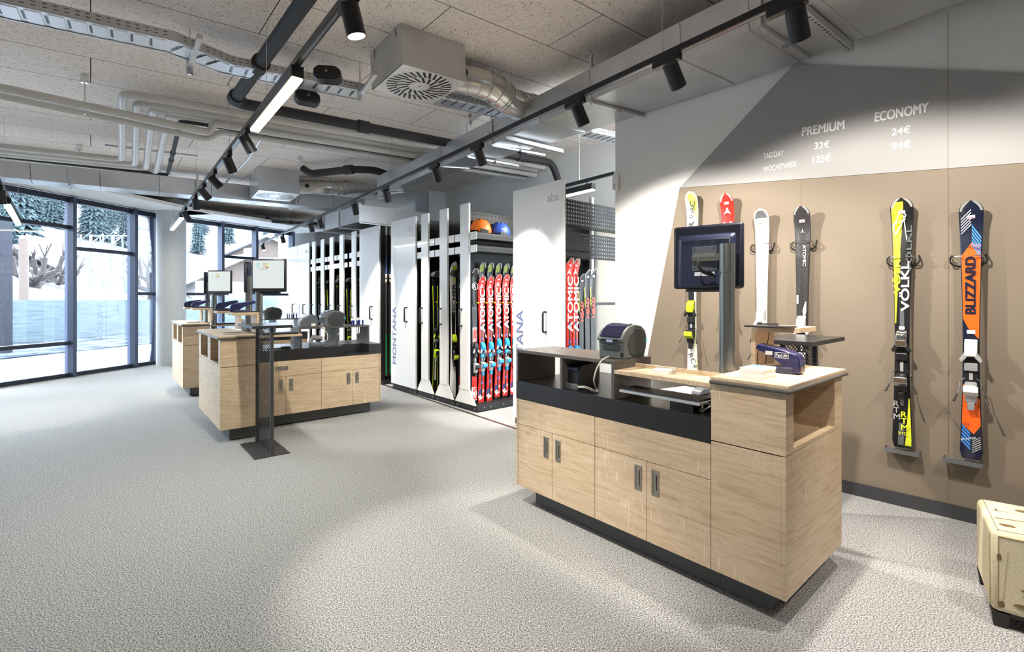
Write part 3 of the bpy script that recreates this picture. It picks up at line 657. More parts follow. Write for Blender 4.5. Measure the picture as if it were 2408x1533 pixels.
monitor_pole(PP, 1.612, 'thick grey steel pole holding the nearest touch monitor', arm=(MC + mn_ * .075 - md * (-.045) - PP + V(0, 0, -.01),))
def monitor(loc, rz, label, screen_label=True):
    """local: x along the width, -y is the back, +y the screen"""
    t = thing('touch_monitor', label, 'monitor', loc, rz)
    m = MB(); m.box(-.176, .176, -.012, .022, -.166, .166); m.build('bezel', mat('monitor_navy_black', c(27, 30, 44), .35), parent=t, bev=.014, smooth=True)
    m = MB(); m.hexa([(-.15, -.012, -.15), (.15, -.012, -.15), (.15, -.012, .12), (-.15, -.012, .12)], [(-.13, -.045, -.165), (.13, -.045, -.165), (.13, -.045, .095), (-.13, -.045, .095)]); m.build('rear_housing', mat('monitor_navy_back', c(30, 36, 62), .4), parent=t, bev=.012, smooth=True)
    m = MB()
    for i in range(26):
        if i in (8, 9, 17, 18): continue
        for j in range(4): m.box(-.115 + i * .0088, -.110 + i * .0088, -.0462, -.044, .062 + j * .006, .0645 + j * .006)
    m.build('vent', mat('slot_black', c(14, 14, 22), .3), parent=t)['kind'] = 'stuff'
    m = MB(); m.box(-.06, .06, -.049, -.045, -.075, .05); p = m.build('mount_plate', mat('mount_grey', c(84, 90, 98), .45, .4), parent=t, bev=.002)
    for i in (-.048, .048):
        for j in (-.062, .037): MB().cyl((i, -.0492, j), (i, -.0515, j), .0035, 8).build('screw', BLKPL, parent=p)
    MB().box(-.05, .05, -.0465, -.0445, -.1, -.08).build('rating_label', mat('label_grey', c(210, 214, 220), .4), parent=t)
    m = MB(); m.box(-.158, .158, .0215, .0228, -.135, .148); sc = m.build('screen', mat('screen_white', c(232, 240, 238), .2, emit=.42), parent=t)
    m = MB(); m.box(-.158, .158, .0228, .0232, -.135, -.127); m.build('task_bar', mat('taskbar_olive', c(120, 112, 60), .3, emit=.15), parent=sc)
    cols = {'cell_cyan': c(170, 225, 235), 'cell_yellow': c(222, 235, 90), 'cell_red': c(205, 70, 70), 'cell_tan': c(215, 205, 175)}
    for nm, cells in (('cell_cyan', [(.105, .113), (.105, .095), (.105, .077), (.02, .061)]), ('cell_tan', [(.04, .113), (.04, .095), (.04, .077), (.07, .061), (.045, .061)]), ('cell_yellow', [(.012, .113), (.012, .095)]), ('cell_red', [(.012, .077)])):
        m = MB()
        for x, z in cells: m.box(x - .012, x + .012, .0228, .0234, z - .006, z + .006)
        m.build('screen_cell', mat(nm, cols[nm], .3, emit=.4), parent=sc)
    m = MB(); m.box(-.1, .1, -.03, .0, -.182, -.166); m.build('reader_strip', BLKPL, parent=t)
    return t
mo = monitor(MC, math.atan2(md.y, md.x) + math.pi, 'black touch monitor seen from behind in front of the ski wall')
t = thing('monitor_cable', 'black cables hanging from the nearest monitor mount into the pole', 'cable')
for k in range(3):
    A = [aty(1641, 606, 2.42), aty(1640, 622 + k * 3, 2.40), aty(1652, 636 + k * 3, 2.40), aty(1672, 640 + k * 4, 2.41), aty(1682, 650 + k * 2, 2.41)]
    MB().tube(smoothpath(A, .03), .0038, 6).build('lead', BLKPL, parent=t, smooth=True)
# expanded metal customer tables
def mesh_table(loc, rz, label, L=.56, Wd=.28):
    """local x = short side, y = long side"""
    t = thing('mesh_stand', label, 'stand table', loc, rz)
    MB().box(-Wd / 2, Wd / 2, 0, L, 0, .008).build('base_plate', DKMET, parent=t, bev=.002)
    MB().box(-Wd / 2 - .02, Wd / 2 + .02, -.02, L - .02, 1.09, 1.114).build('table_top', mat('table_top_black', c(44, 44, 48), .25), parent=t, bev=.0015)
    for y in (.012, L - .037): MB().box(-.0125, .0125, y, y + .025, .008, 1.09).build('post', DKMET, parent=t)
    m = MB(); y0, y1, z0, z1 = .037, L - .037, .015, 1.085; px_, pz = .052, .024; w = .0028
    sl__ = pz / px_
    import itertools
    n = int((z1 - z0) / pz) + int((y1 - y0) / px_) + 3
    for k in range(-int((y1 - y0) / px_) - 2, int((z1 - z0) / pz) + 2):
        for sg in (1, -1):
            if sg == 1: za = z0 + k * pz; f = lambda y: za + (y - y0) * sl__
            else: za = z0 + k * pz + (y1 - y0) * sl__; f = lambda y: za - (y - y0) * sl__
            ya, yb = y0, y1
            za_, zb_ = f(ya), f(yb)
            # clip
            def clipz(yv, zt): return yv
            lo, hi = (ya, yb)
            for zt, up in ((z0, False), (z1, True)):
                fa, fb = f(lo), f(hi)
                if (fa < z0 and fb < z0) or (fa > z1 and fb > z1): lo = hi = None; break
                if fa < z0: lo = lo + (z0 - fa) / (fb - fa) * (hi - lo)
                elif fa > z1: lo = lo + (z1 - fa) / (fb - fa) * (hi - lo)
                fa = f(lo)
                if fb < z0: hi = lo + (z0 - fa) / (fb - fa) * (hi - lo)
                elif fb > z1: hi = lo + (z1 - fa) / (fb - fa) * (hi - lo)
            if lo is None or hi - lo < .004: continue
            a, b = f(lo), f(hi); x = .0015 * sg
            m.hexa([(x - .002, lo, a - w / 2), (x + .002, lo, a - w / 2), (x + .002, lo, a + w / 2), (x - .002, lo, a + w / 2)], [(x - .002, hi, b - w / 2), (x + .002, hi, b - w / 2), (x + .002, hi, b + w / 2), (x - .002, hi, b + w / 2)])
    m.build('mesh_panel', DKMET, parent=t)
    return t
mesh_table(V(-2.034, 4.147, 0), math.radians(40), 'anthracite mesh-panel standing table in front of the middle desk')
mesh_table(V(1.60, 2.60, 0) + V(-.1, .12, 0), R408 - math.pi / 2, 'anthracite mesh-panel standing table behind the nearest counter, by the ski wall')
# ---------------------------------------------------------------- the twin desks further back
R40 = math.radians(40); DU = V(math.cos(R40), math.sin(R40), 0); DV = V(-math.sin(R40), math.cos(R40), 0)
D2 = V(-2.673, 4.47, 0); OFF = DV * 2.70
LD = 1.27
for D, nm in ((D2, 'middle'), (D2 + OFF, 'farthest')):
    def P(a, b, z=0): return D + DU * a + DV * b + V(0, 0, z)
    far = nm != 'middle'
    tower(D, R40, False, .312, LD, [(.09, .52), (.69, 1.13)], 'tall oak front block with two window niches of the %s desk' % nm)
    cabinet(D, R40, False, .313, 1.01, .645, .285, .63, 'oak drawer-and-door cabinet of the %s desk, beside its tall block' % nm, drawer_handle=True)
    cabinet(D, R40, False, 1.011, 1.70, 1.36, .285, .63, 'oak double-door cabinet at the right end of the %s desk' % nm, end=True, plr=.09)
    t = thing('worktop', 'thick black worktop of the %s desk with a stepped tray at its right end' % nm, 'worktop', D, R40)
    m = MB(); m.prism([(.313, .28), (1.25, .28), (1.25, .45), (1.55, .45), (1.55, .28), (1.702, .28), (1.702, .98), (.313, .98)], .71, .809, 'z'); m.build('slab', BLACK, parent=t)
    m = MB(); m.box(.313, 1.702, .281, .98, .694, .71); m.build('tray_bottom', BLACK, parent=t)
    MB().box(.4, 1.6, .635, .97, .012, .693).build('rear_support', PLINTH, parent=t)
    t = thing('shelf_unit', 'taupe raised shelf with printers on the %s desk' % nm, 'shelf', D, R40)
    MB().box(.875, 1.70, .61, .95, .993, 1.012).build('top_board', TAUPE, parent=t, bev=.0008)
    for a in (.884, 1.30, 1.691): MB().box(a - .009, a + .009, .61, .95, .809, .993).build('upright', TAUPE, parent=t)
    t = thing('keyboard_shelf', 'light oak keyboard shelf beside the steel poles of the %s desk' % nm, 'shelf', D, R40)
    MB().box(.313, .86, .45, .72, .93, .952).build('board', WOODT, parent=t, bev=.001); MB().box(.84, .86, .47, .70, .809, .93).build('leg', PLINTH, parent=t)
    t = thing('keyboard', 'black keyboard on the oak keyboard shelf of the %s desk' % nm, 'keyboard', P(.45, .49, .953), R40)
    MB().box(0, .38, 0, .14, 0, .014).build('tray', BLKPL, parent=t, bev=.003)
    m = MB()
    for i in range(19):
        for j in range(5): m.box(.008 + i * .0193, .023 + i * .0193, .005 + j * .026, .026 + j * .026, .014, .02)
    m.build('keys', mat('key_black', c(44, 46, 50), .45), parent=t)['kind'] = 'stuff'
    riser(P(.36, .21, .998) - DU * 0, R40, 'light oak riser on the tall block of the %s desk, nearer the camera' % nm) if False else None
    for b, w_ in ((.17, 'nearer'), (.98, 'further')):
        t = riser(P(.375, b + .235, .998), R40 + math.pi, 'light oak riser at the %s end of the %s desk' % (w_, nm))
        t.location = P(.13, b, .998); t.rotation_euler = (0, 0, R40)
        terminal(P(.36, b + .14, 1.203), R40 + math.pi - .15, 'dark blue card terminal on the oak riser at the %s end of the %s desk' % (w_, nm))
    # keys and phones on the front block
    for k, (a, b) in enumerate(((.06, .12), (.1, .40))):
        w_ = ('nearer', 'further')[k]
        t = thing('ski_pass_wallet', 'grey bound notepad lying at the %s end of the %s desk' % (w_, nm), 'notepad', P(a, b, .998), R40 + .1)
        MB().box(0, .16, 0, .05, 0, .008).build('cover', mat('notepad_grey', c(150, 146, 140), .4), parent=t, bev=.002)
        t.name = 'notepad'
        m = MB(); m.tube([(0.17, .02, .004), (.23, .05, .004)], .003, 6); m.tube([(.18, .04, .004), (.24, .02, .004)], .003, 6); m.build('pen', NICKEL, parent=t)
    # poles and monitors
    q = P(.44, .52, .81); monitor_pole(q, 1.62, 'steel pole carrying the camera-facing monitor of the %s desk' % nm, arm=(V(.03, -.06, .7),))
    q2 = P(.38, .70, .81); monitor_pole(q2, 1.58, 'steel pole carrying the edge-on monitor of the %s desk' % nm, arm=(V(-.02, .05, .7),))
    mc = V((634 - CX) / F * 4.86, 4.86, 1.572) + (OFF if far else V(0, 0, 0)); monitor(mc + (V(.02, -.02, 0) if far else V(0, 0, 0)), math.pi - .05, 'lit touch monitor facing the camera on the %s desk' % nm)
    mc2 = q2 + V(-.03, .12, .76); monitor(mc2, R40 + math.radians(58), 'edge-on touch monitor behind the lit one on the %s desk' % nm)
    label_printer(P(1.16, .66, 1.012), R40 - .05, 'rounded grey label printer on the raised shelf of the %s desk' % nm, 1.0)
    t = thing('receipt_printer', 'angular grey receipt printer on the raised shelf of the %s desk' % nm, 'printer', P(.9, .66, 1.012), R40)
    m = MB(); m.prism([(0, 0), (.2, 0), (.2, .07), (.185, .135), (.12, .14), (.02, .095), (0, .06)], 0, .14); m.build('housing', mat('receipt_grey', c(92, 96, 102), .4), parent=t, bev=.005, smooth=True)
    MB().box(.12, .17, -.001, .0, .01, .04).build('rating_label', PAPER, parent=t)
    # hand scanner
    t = thing('barcode_scanner', 'grey barcode scanner resting in its cradle on the %s worktop' % nm, 'scanner', P(.93, .42, .809), R40)
    m = MB(); m.prism([(0, 0), (.15, 0), (.155, .02), (.12, .032), (.07, .022), (.03, .04), (0, .03)], -.03, .03); m.build('cradle', PRGREY, parent=t, bev=.004, smooth=True)
    m = MB(); m.tube([(.0, 0, .04), (.03, 0, .1), (.05, 0, .115)], [.022, .018, .03], 12); m.tube([(.03, 0, .1), (.13, 0, .085)], [.03, .026], 12); m.build('scanner_head', mat('scanner_silver', c(150, 150, 148), .3, .4), parent=t, smooth=True)
    m = MB(); m.tube(smoothpath([(.13, 0, .09), (.17, .02, .1), (.18, .05, .16), (.2, .1, .2), (.17, .15, .2)], .03), .004, 6); m.tube(smoothpath([(.13, 0, .06), (.2, .03, .05), (.22, .06, .12), (.18, .12, .2)], .04), .004, 6); m.build('cord', CABLEW, parent=t, smooth=True)
    t = thing('desk_tray', 'flat black card tray on the %s worktop beside the keyboard shelf' % nm, 'tray', P(.5, .36, .809), R40)
    MB().box(0, .22, 0, .1, .001, .012).build('base', BLKPL, parent=t, bev=.003); MB().lathe([(.045, 0), (.045, .01), (.02, .012)], 16, (.17, .04, .012)).build('dial', BLKPL, parent=t)
    # screwdrivers
    first = None
    for k in range(7):
        p = P(1.50 + (k % 4) * .035 + (.08 if k > 3 else 0) * 1, .66 + (k % 2) * .03 + (.03 if k > 3 else 0), 1.0125)
        L = 'blue-handled screwdriver standing in the shelf holes of the %s desk' % nm
        if first is None:
            first = thing('screwdriver', L, 'screwdriver', p, 0, 'screwdrivers in the shelf of the %s desk' % nm)
            MB().lathe([(.007, 0), (.011, .01), (.009, .02), (.0115, .05), (.012, .06)], 10).build('handle', mat('driver_blue', c(38, 50, 140), .35), parent=first, smooth=True)
            MB().lathe([(.012, .06), (.008, .075), (.009, .088), (.006, .092)], 10).build('handle_cap', PAPER, parent=first, smooth=True)
            MB().cyl((0, 0, -.1), (0, 0, 0), .0025, 6).build('shaft', CHROME, parent=first)
        else: dup(first, p)
# ---------------------------------------------------------------- skis
def make_ski(name, label, L, wt, ww, wb, base, decos=(), group=None, tip=None, cap=True, res=36):
    """x across, z along (tail at 0), -y is the printed side"""
    t = thing(name, label, 'ski', group=group)
    def half(s):
        if s < .42: w = wb + (ww - wb) * math.sin(s / .42 * math.pi / 2) ** 1.2
        elif s < .958: w = ww + (wt - ww) * (1 - math.cos((s - .42) / .538 * math.pi / 2)) ** .9
        else: w = wt * math.sqrt(max(0, 1 - ((s - .958) / .042) ** 2))
        if s < .012: w *= .8 + .2 * s / .012
        return max(w / 2, .003)
    def yo(s): return -.055 * max(0, (s - .88) / .12) ** 1.8 - .008 * math.sin(math.pi * min(1, s / .9))
    rows = [i / res for i in range(res + 1)]
    rows = sorted(set(rows + [.935, .95, .958, .965, .973, .98, .986, .991, .995, .998]))
    m = MB(); prev = None
    for s in rows:
        h = half(s); y = yo(s); th = .004 + .008 * math.sin(math.pi * min(1, max(0, s)))
        q = [m.pt((-h, y, s * L)), m.pt((h, y, s * L)), m.pt((h, y - th * .6, s * L)), m.pt((h * .9, y - th, s * L)), m.pt((-h * .9, y - th, s * L)), m.pt((-h, y - th * .6, s * L))]
        if prev:
            for k in range(6): m.face((prev[k], prev[(k + 1) % 6], q[(k + 1) % 6], q[k]))
        else: m.face(q[::-1])
        prev = q
    m.face(prev); m.build('body', base, parent=t, smooth=True)
    def sp(s, u, off=.0007):
        th = .004 + .008 * math.sin(math.pi * min(1, max(0, s))); return (u * half(s) * .9, yo(s) - th - off, s * L)
    for k, (mt, ql) in enumerate(decos):
        for s0, u0, u1, s1, v0, v1 in ql:
            m = MB()
            n = max(2, int((s1 - s0) * res) + 1) if s1 < .93 else 10; P_ = None
            for i in range(n + 1):
                f = i / n; s = s0 + (s1 - s0) * f
                Q = [m.pt(sp(s, u0 + (v0 - u0) * f, .0007 + k * .0003)), m.pt(sp(s, u1 + (v1 - u1) * f, .0007 + k * .0003))]
                if P_: m.face((P_[0], P_[1], Q[1], Q[0]))
                P_ = Q
            m.build('graphic', mt, parent=t)
    t['L'] = L
    del t['L']
    if cap:
        m = MB(); P_ = None
        for i in range(9):
            f = i / 8; s = .955 + .044 * f; u = 1.0
            a = sp(s, -1, .001); b = sp(s, 1, .001); c1 = sp(min(.97, s), 0, .001)
        m = MB()
        for sg in (-1, 1):
            P_ = None
            for i in range(9):
                s = .962 + .0365 * i / 8; Q = [m.pt(sp(s, sg * 1.03, .0016)), m.pt(sp(s, sg * (.82 - .5 * (i / 8) ** 2), .0016))]
                if P_: m.face((P_[0], P_[1], Q[1], Q[0]))
                P_ = Q
        m.build('tip_guard', SKLG, parent=t)
    return t, sp, half
def sticker(t, sp, s, L, m1=None):
    p = sp(s, 0, .002); m = MB(); m.box(-.017, .017, p[1] - .001, p[1], p[2] - .010, p[2] + .01); m.build('rental_sticker', m1 or mat('sticker_pale', c(226, 214, 222), .4), parent=t)
    m = MB(); m.box(-.015, .015, p[1] - .0014, p[1] - .001, p[2] - .008, p[2] - .003); m.build('sticker_stripe', mat('sticker_stripe', c(176, 60, 90), .4), parent=t)
def binding(t, L, m1, m2, m3, zt=.53, zh=.33, w=.075, full=True):
    """toe piece at zt*L, heel piece at zh*L"""
    y = -.018
    m = MB(); m.box(-w * .36, w * .36, y - .008, y + .004, zh * L - .02, zt * L + .05); m.build('binding_rail', mat('rail_black', c(24, 24, 28), .4), parent=t, bev=.002)
    z = zt * L; m = MB(); m.prism([(y - .006, z - .05), (y - .04, z - .045), (y - .052, z - .015), (y - .04, z + .035), (y - .012, z + .055), (y - .006, z + .055)], -w * .34, w * .34, 'x')
    tp = m.build('toe_piece', m1, parent=t, bev=.006, smooth=True)
    m = MB()
    for s_ in (-1, 1): m.prism([(s_ * w * .28, z - .01), (s_ * w * .62, z - .065), (s_ * w * .5, z - .082), (s_ * w * .2, z - .05)], y - .04, y - .022, 'y')
    m.build('toe_wing', m2, parent=tp, bev=.003)
    m = MB(); m.box(-w * .36, w * .36, y - .028, y - .004, z - .13, z - .085); m.build('anti_friction_plate', m3, parent=t, bev=.004)
    m = MB(); m.box(-w * .1, w * .1, y - .012, y - .006, zh * L + .06, z - .14); m.build('adjust_rail', SKLG, parent=t)
    z = zh * L; m = MB(); m.prism([(y - .006, z - .075), (y - .03, z - .07), (y - .045, z - .02), (y - .075, z + .01), (y - .07, z + .035), (y - .03, z + .045), (y - .006, z + .05)], -w * .33, w * .33, 'x'); hp = m.build('heel_piece', m2, parent=t, bev=.006, smooth=True)
    m = MB(); m.prism([(y - .047, z - .03), (y - .08, z - .005), (y - .078, z + .03), (y - .065, z + .03)], -w * .4, w * .4, 'x'); m.build('heel_lever', m1, parent=hp, bev=.004)
    m = MB(); m.box(-w * .2, w * .2, y - .035, y - .01, z - .115, z - .07); m.build('heel_tail', m3, parent=hp, bev=.004)
    if full:
        for s_ in (-1, 1):
            m = MB(); m.tube(smoothpath([(s_ * w * .3, y - .02, z + .07), (s_ * w * .56, y - .02, z + .055), (s_ * w * .62, y - .03, z - .0), (s_ * w * .78, y - .06, z - .035)], .01), .0022, 6); b = m.build('brake_arm', CHROME, parent=t, smooth=True)
            m = MB(); m.tube([(s_ * w * .7, y - .05, z - .02), (s_ * w * .9, y - .075, z - .065)], [.004, .006], 8); m.build('brake_tip', BLKPL, parent=b)
def uptext(s, m, t, x, z0, ln, cap, y=-.0225, bold=.02, down=False):
    """letters running along the ski"""
    if down: return text(s, m, t, w=ln, h=cap, loc=(x, y, z0), bold=bold, axes=((0, 0, -1), (1, 0, 0)))
    return text(s, m, t, w=ln, h=cap, loc=(x, y, z0), bold=bold, axes=((0, 0, 1), (-1, 0, 0)))
WR = math.atan2(-.7123, .702)      # ski frame on the right wall
def on_wall(t, px, py_tail, off=.075):
    p = wallpt(px, py_tail, off); t.location = p; t.rotation_euler = (0, 0, WR); return t
def ski_hook(t_label, px, py):
    """pair of wire hooks that carry a ski at its shovel"""
    p = wallpt(px, py, .016); t = thing('ski_hook', t_label, 'hook', p, WR)
    for s_ in (-1, 1):
        m = MB(); m.tube(smoothpath([(s_ * .06, 0, -.03), (s_ * .06, -.03, -.035), (s_ * .07, -.06, -.02), (s_ * .066, -.085, .0), (s_ * .025 * 1.1, -.1, .0)], .02), .0035, 8); m.build('hook_wire', CHROME, parent=t, smooth=True)
        m = MB(); m.tube(smoothpath([(s_ * .075, -.002, .01), (s_ * .082, -.045, -.01), (s_ * .08, -.05, -.035), (s_ * .06, -.03, -.055), (s_ * .04, -.003, -.055)], .02), .005, 8); m.build('hook_bow', BLKPL, parent=t, smooth=True)
def ski_ledge(lab, px0, py0, px1, py1):
    a = wallpt(px0, py0, .1); b = wallpt(px1, py1, .1); z = (a.z + b.z) / 2; L = (a - b).length; t = thing('ski_ledge', lab, 'ledge', V(a.x, a.y, z), WR)
    MB().box(0, L, .0, .084, -.01, -.007).build('tray', mat('ledge_grey', c(120, 122, 124), .4, .4), parent=t)
    MB().box(0, L, -.002, .001, -.022, .004).build('front_lip', mat('ledge_grey', c(120, 122, 124), .4, .4), parent=t)
    for x in (0, L - .002): MB().box(x, x + .002, .0, .084, -.012, .004).build('side_lip', mat('ledge_grey', c(120, 122, 124), .4, .4), parent=t)
    return t
GT = mat('ski_ghost_text', c(100, 104, 104), .3); GTY = mat('ski_ghost_yellow', c(235, 242, 80), .3)
# 5 green/black
L5 = 1.585
t, sp, hf = make_ski('ski', 'lime-green and black ski with white lettering hanging on the brown wall', L5, .118, .074, .104, SKB, [
    (SKY, [(.50, -1, -.85, .80, -1, -.2), (.80, -1, -.2, .955, -1, .12), (.955, -1, .12, .985, -.8, .2)]),
    (SKG, [(.44, -.35, .35, .56, -.3, .3), (.17, -.25, .3, .27, -.25, .3), (.01, -.5, .15, .10, -.35, .3)]),
    (SKY, [(.01, .3, 1, .2, .86, 1)])])
uptext('VÖLKL', GT, t, .048, .70 * L5, .3, .030); uptext('VÖLKL', GTY, t, -.008, .62 * L5, .26, .04)
uptext('VÖLKL', SKW, t, .035, .55 * L5, .31, .047, y=-.0232, bold=.04)
m = MB(); y = -.0235
for a_, b_2 in (((-.044, .88), (-.002, .955)), ((-.002, .955), (.022, .93)), ((.022, .93), (-.03, .855)), ((-.03, .855), (-.044, .9)), ((-.03, .90), (.02, .915)), ((.01, .93), (.026, .83))):
    m.tube([(a_[0], y - .012, a_[1] * L5), (b_2[0], y - .012, b_2[1] * L5)], .0032, 4)
m.build('emblem', SKW, parent=t)
for i, ch in enumerate('RTM'):
    text(ch, SKLG, t, h=.034, loc=(-.042, -.016, (.165 - i * .026) * L5), bold=.02, axes=((1, 0, 0), (0, 0, 1)))
    text(ch, SKY, t, h=.034, loc=(-.004, -.0165, (.125 - i * .026) * L5), bold=.02, axes=((1, 0, 0), (0, 0, 1)))
text('XTD', SKY, t, h=.018, w=.045, loc=(-.02, -.0165, .053 * L5), bold=.02, axes=((1, 0, 0), (0, 0, 1)))
MB().box(-.014, .014, -.025, -.0235, .475 * L5, .488 * L5).build('size_label', PAPER, parent=t)
sticker(t, sp, .945, L5); binding(t, L5, CHROME, BLKPL, mat('afp_black', c(28, 28, 30), .3), .435, .27, .082)
on_wall(t, 2122, 1052); ski_hook('wire hooks holding the lime-green and black ski', 2126, 606); ski_ledge('grey metal ledge under the lime-green and black ski', 2079, 1051, 2162, 1069)
# 6 orange/navy
L6 = 1.52
t, sp, hf = make_ski('ski', 'orange and navy ski with dark lettering, nearest one on the brown wall', L6, .108, .074, .102, SKNAVY, [
    (SKO, [(.47, .9, 1, .51, -.4, 1), (.51, -.4, 1, .545, -1, 1), (.545, -1, 1, .79, -1, 1), (.79, -1, 1, .835, -.1, .9), (.835, -.1, .5, .84, .0, .2)]),
    (SKO, [(.10, .2, .3, .135, -1, 1), (.135, -1, 1, .235, -1, 1), (.235, -1, 1, .29, -1, -.8)])])
def diag(mt, s0, u0, u1, slope, n, dz, wd_):
    m = MB()
    for i in range(n):
        s = s0 + i * dz; m.quad(sp(s, u0, .0016), sp(s + slope, u1, .0016), sp(s + slope + wd_, u1, .0016), sp(s + wd_, u0, .0016))
    return m.build('stripe', mt, parent=t)
diag(SKBLUE, .83, .05, .97, .045 * 0 - .05, 6, .0145, .009); diag(SKBLUE, .065, -.97, -.1, -.03, 5, .0145, .009); diag(SKW, .875, -.95, .0, .035, 6, .011, .004)
diag(SKLG, .025, .1, .95, .02, 6, .0085, .004)
uptext('BLIZZARD', SKNAVY, t, .018, .565 * L6, .335, .042, y=-.0228, bold=.05)
text('POWER', SKW, t, w=.07, h=.012, loc=(-.042, -.016, .068 * L6), axes=((1, 0, .35), (-.35, 0, 1))); text('POWER', SKNAVY, t, w=.07, h=.014, loc=(-.018, -.020, .822 * L6), axes=((1, 0, -.35), (.35, 0, 1)))
text('153', SKNAVY, t, h=.014, loc=(-.036, -.018, .135 * L6), axes=((1, 0, -.35), (.35, 0, 1)))
MB().box(-.018, .018, -.025, -.0235, .488 * L6, .502 * L6).build('size_label', PAPER, parent=t)
sticker(t, sp, .94, L6); binding(t, L6, SKW, SKLG, mat('afp_grey', c(140, 142, 146), .3), .43, .27, .082)
on_wall(t, 2284, 1079); ski_hook('wire hooks holding the orange and navy ski', 2278, 604); ski_ledge('grey metal ledge under the orange and navy ski', 2217, 1076, 2311, 1094)
# 4 black with silver dots
L4 = 1.50
t, sp, hf = make_ski('ski', 'black patterned ski with small white lettering on the brown wall', L4, .105, .072, .096, mat('ski_charcoal', c(52, 50, 52), .3, coat=.3), [(SKW, [(.47, .3, .5, .50, .1, .8), (.50, .1, .8, .545, .6, .75)])])
m = MB(); rr = random.Random(5)
for k in range(240):
    s = rr.uniform(.45, .9); u = rr.choice((-1, 1)) * rr.uniform(.35, .9); p = sp(s, u, .002); m.box(p[0] - .0009, p[0] + .0009, p[1] - .0003, p[1], p[2] - .0009, p[2] + .0009)
m.build('dot_pattern', SKLG, parent=t)['kind'] = 'stuff'
uptext('ATOMIC', SKW, t, .006, .815 * L4, .15, .019, down=True, y=-.0232)
p = sp(.885, 0, .002); m = MB(); m.prism([(0, p[2] + .018), (.005, p[2] - .006), (.016, p[2] - .02), (0, p[2] - .01), (-.016, p[2] - .02), (-.005, p[2] - .006)], p[1] - .001, p[1]); m.build('emblem', SKLG, parent=t)
m = MB(); m.box(-.034, -.022, -.024, -.0228, .535 * L4, .575 * L4); m.build('size_label', SKW, parent=t)
sticker(t, sp, .93, L4); binding(t, L4, SKW, SKW, SKLG, .44, .27, .08); on_wall(t, 1888, 860); t.location.z = 2.005 - L4; ski_hook('wire hooks holding the black patterned ski', 1893, 570)
# 3 white
L3 = 1.53
t, sp, hf = make_ski('ski', 'plain white ski with a pale green curve on the brown wall', L3, .105, .072, .096, SKW, [(mat('ski_pale_green', c(222, 230, 150), .3), [(.90, -1, -.95, .935, -.9, .7), (.935, -.9, .7, .95, .3, .95)]), (SKG, [(.955, -.95, .95, .99, -.9, .9)])])
text('R', mat('ski_fine_grey', c(130, 128, 120), .3), t, h=.014, loc=(-.006, -.0215, .80 * L3), axes=((1, 0, 0), (0, 0, 1))); text('ROSSIGNOL', mat('ski_fine_grey', c(130, 128, 120), .3), t, w=.05, h=.006, loc=(-.025, -.0218, .775 * L3), axes=((1, 0, 0), (0, 0, 1)))
m = MB()
for k in range(20):
    a = k * math.pi / 10; b = a + math.pi / 10; m.tube([(.015 * math.cos(a), -.0216, .805 * L3 + .015 * math.sin(a)), (.015 * math.cos(b), -.0216, .805 * L3 + .015 * math.sin(b))], .0005, 4)
m.build('emblem', mat('ski_fine_grey', c(130, 128, 120), .3), parent=t)
sticker(t, sp, .935, L3); binding(t, L3, SKW, SKW, mat('afp_grey', c(140, 142, 146), .3), .47, .3, .08); on_wall(t, 1793, 870); t.location.z = 2.02 - L3; ski_hook('wire hooks holding the plain white ski', 1797, 576)
# 2 red and 1 white/black behind the monitor
def red_ski(label, L=1.65, group=None):
    t, sp, hf = make_ski('ski', label, L, .106, .07, .1, RED, [
        (SKB, [(.02, -.35, .35, .1, -.3, .3), (.1, -.3, .3, .62, -.3, .3)]), (SKB, [(.36, -1, -.8, .5, -.3, -.2), (.36, .8, 1, .5, .2, .3)]),
        (mat('ski_deep_blue', c(40, 60, 130), .3), [(.045, -1, -.5, .1, -1, -.2)])], group=group, res=20)
    def emb(s, k=1.0, m_=SKW):
        p = sp(s, 0, .003); m = MB(); h = .03 * k
        m.prism([(0, p[2] + h * 1.5), (h * .35, p[2] - h * .1), (h, p[2] - h), (0, p[2] - h * .5), (-h, p[2] - h), (-h * .35, p[2] - h * .1)], p[1] - .002, p[1] + .004); m.build('emblem', m_, parent=t)
    emb(.92)
    uptext('ATOMIC', SKW, t, .040, .56 * L, .50, .070, y=-.0235, bold=.04)
    m = MB()
    for s in (.6, .5, .25, .155):
        for a in ((-.018, -.016), (-.018, .016)): m.tube([(a[0], -.024, s * L + a[1]), (-a[0], -.024, s * L - a[1])], .003, 4)
    m.build('cross_mark', SKBLUE, parent=t)
    text('SL', SKW, t, w=.06, h=.05, loc=(-.032, -.0175, .02 * L), bold=.05, axes=((1, 0, .55), (-.55, 0, 1))); text('153', SKW, t, h=.018, loc=(.02, -.0175, .075 * L), bold=.03, axes=((.55, 0, 1), (-1, 0, .55)))
    sticker(t, sp, .955, L); binding(t, L, CYAN, SKLG, CYAN, .44, .29, .078, full=False)
    return t
r0 = red_ski('red and white race ski on the brown wall, half hidden by the touch monitor')
on_wall(r0, 1712, 900); r0.location.z = 2.175 - 1.65
L1 = 1.66
t, sp, hf = make_ski('ski', 'white and black ski with a yellow-green tip, farthest one on the brown wall', L1, .106, .07, .098, SKW, [
    (mat('ski_pale_lime', c(216, 226, 90), .3), [(.85, .97, 1, .97, -.7, 1), (.97, -.7, 1, .99, -.5, .9), (.02, .86, 1, .85, .9, 1)]), (SKB, [(.56, -1, .7, .60, -.8, .7), (.26, -.8, .6, .56, -1, .7)]), (SKNAVY, [(.01, .2, .9, .06, .8, .9)])])
uptext('FISCHER', mat('letter_charcoal', c(60, 58, 58), .4), t, .022, .60 * L1, .42, .048, y=-.0235, bold=.03)
p = sp(.93, 0, .003); uptext('RC', SKB, t, .03, .9 * L1, .09, .04, y=p[1] - .012, bold=.03)
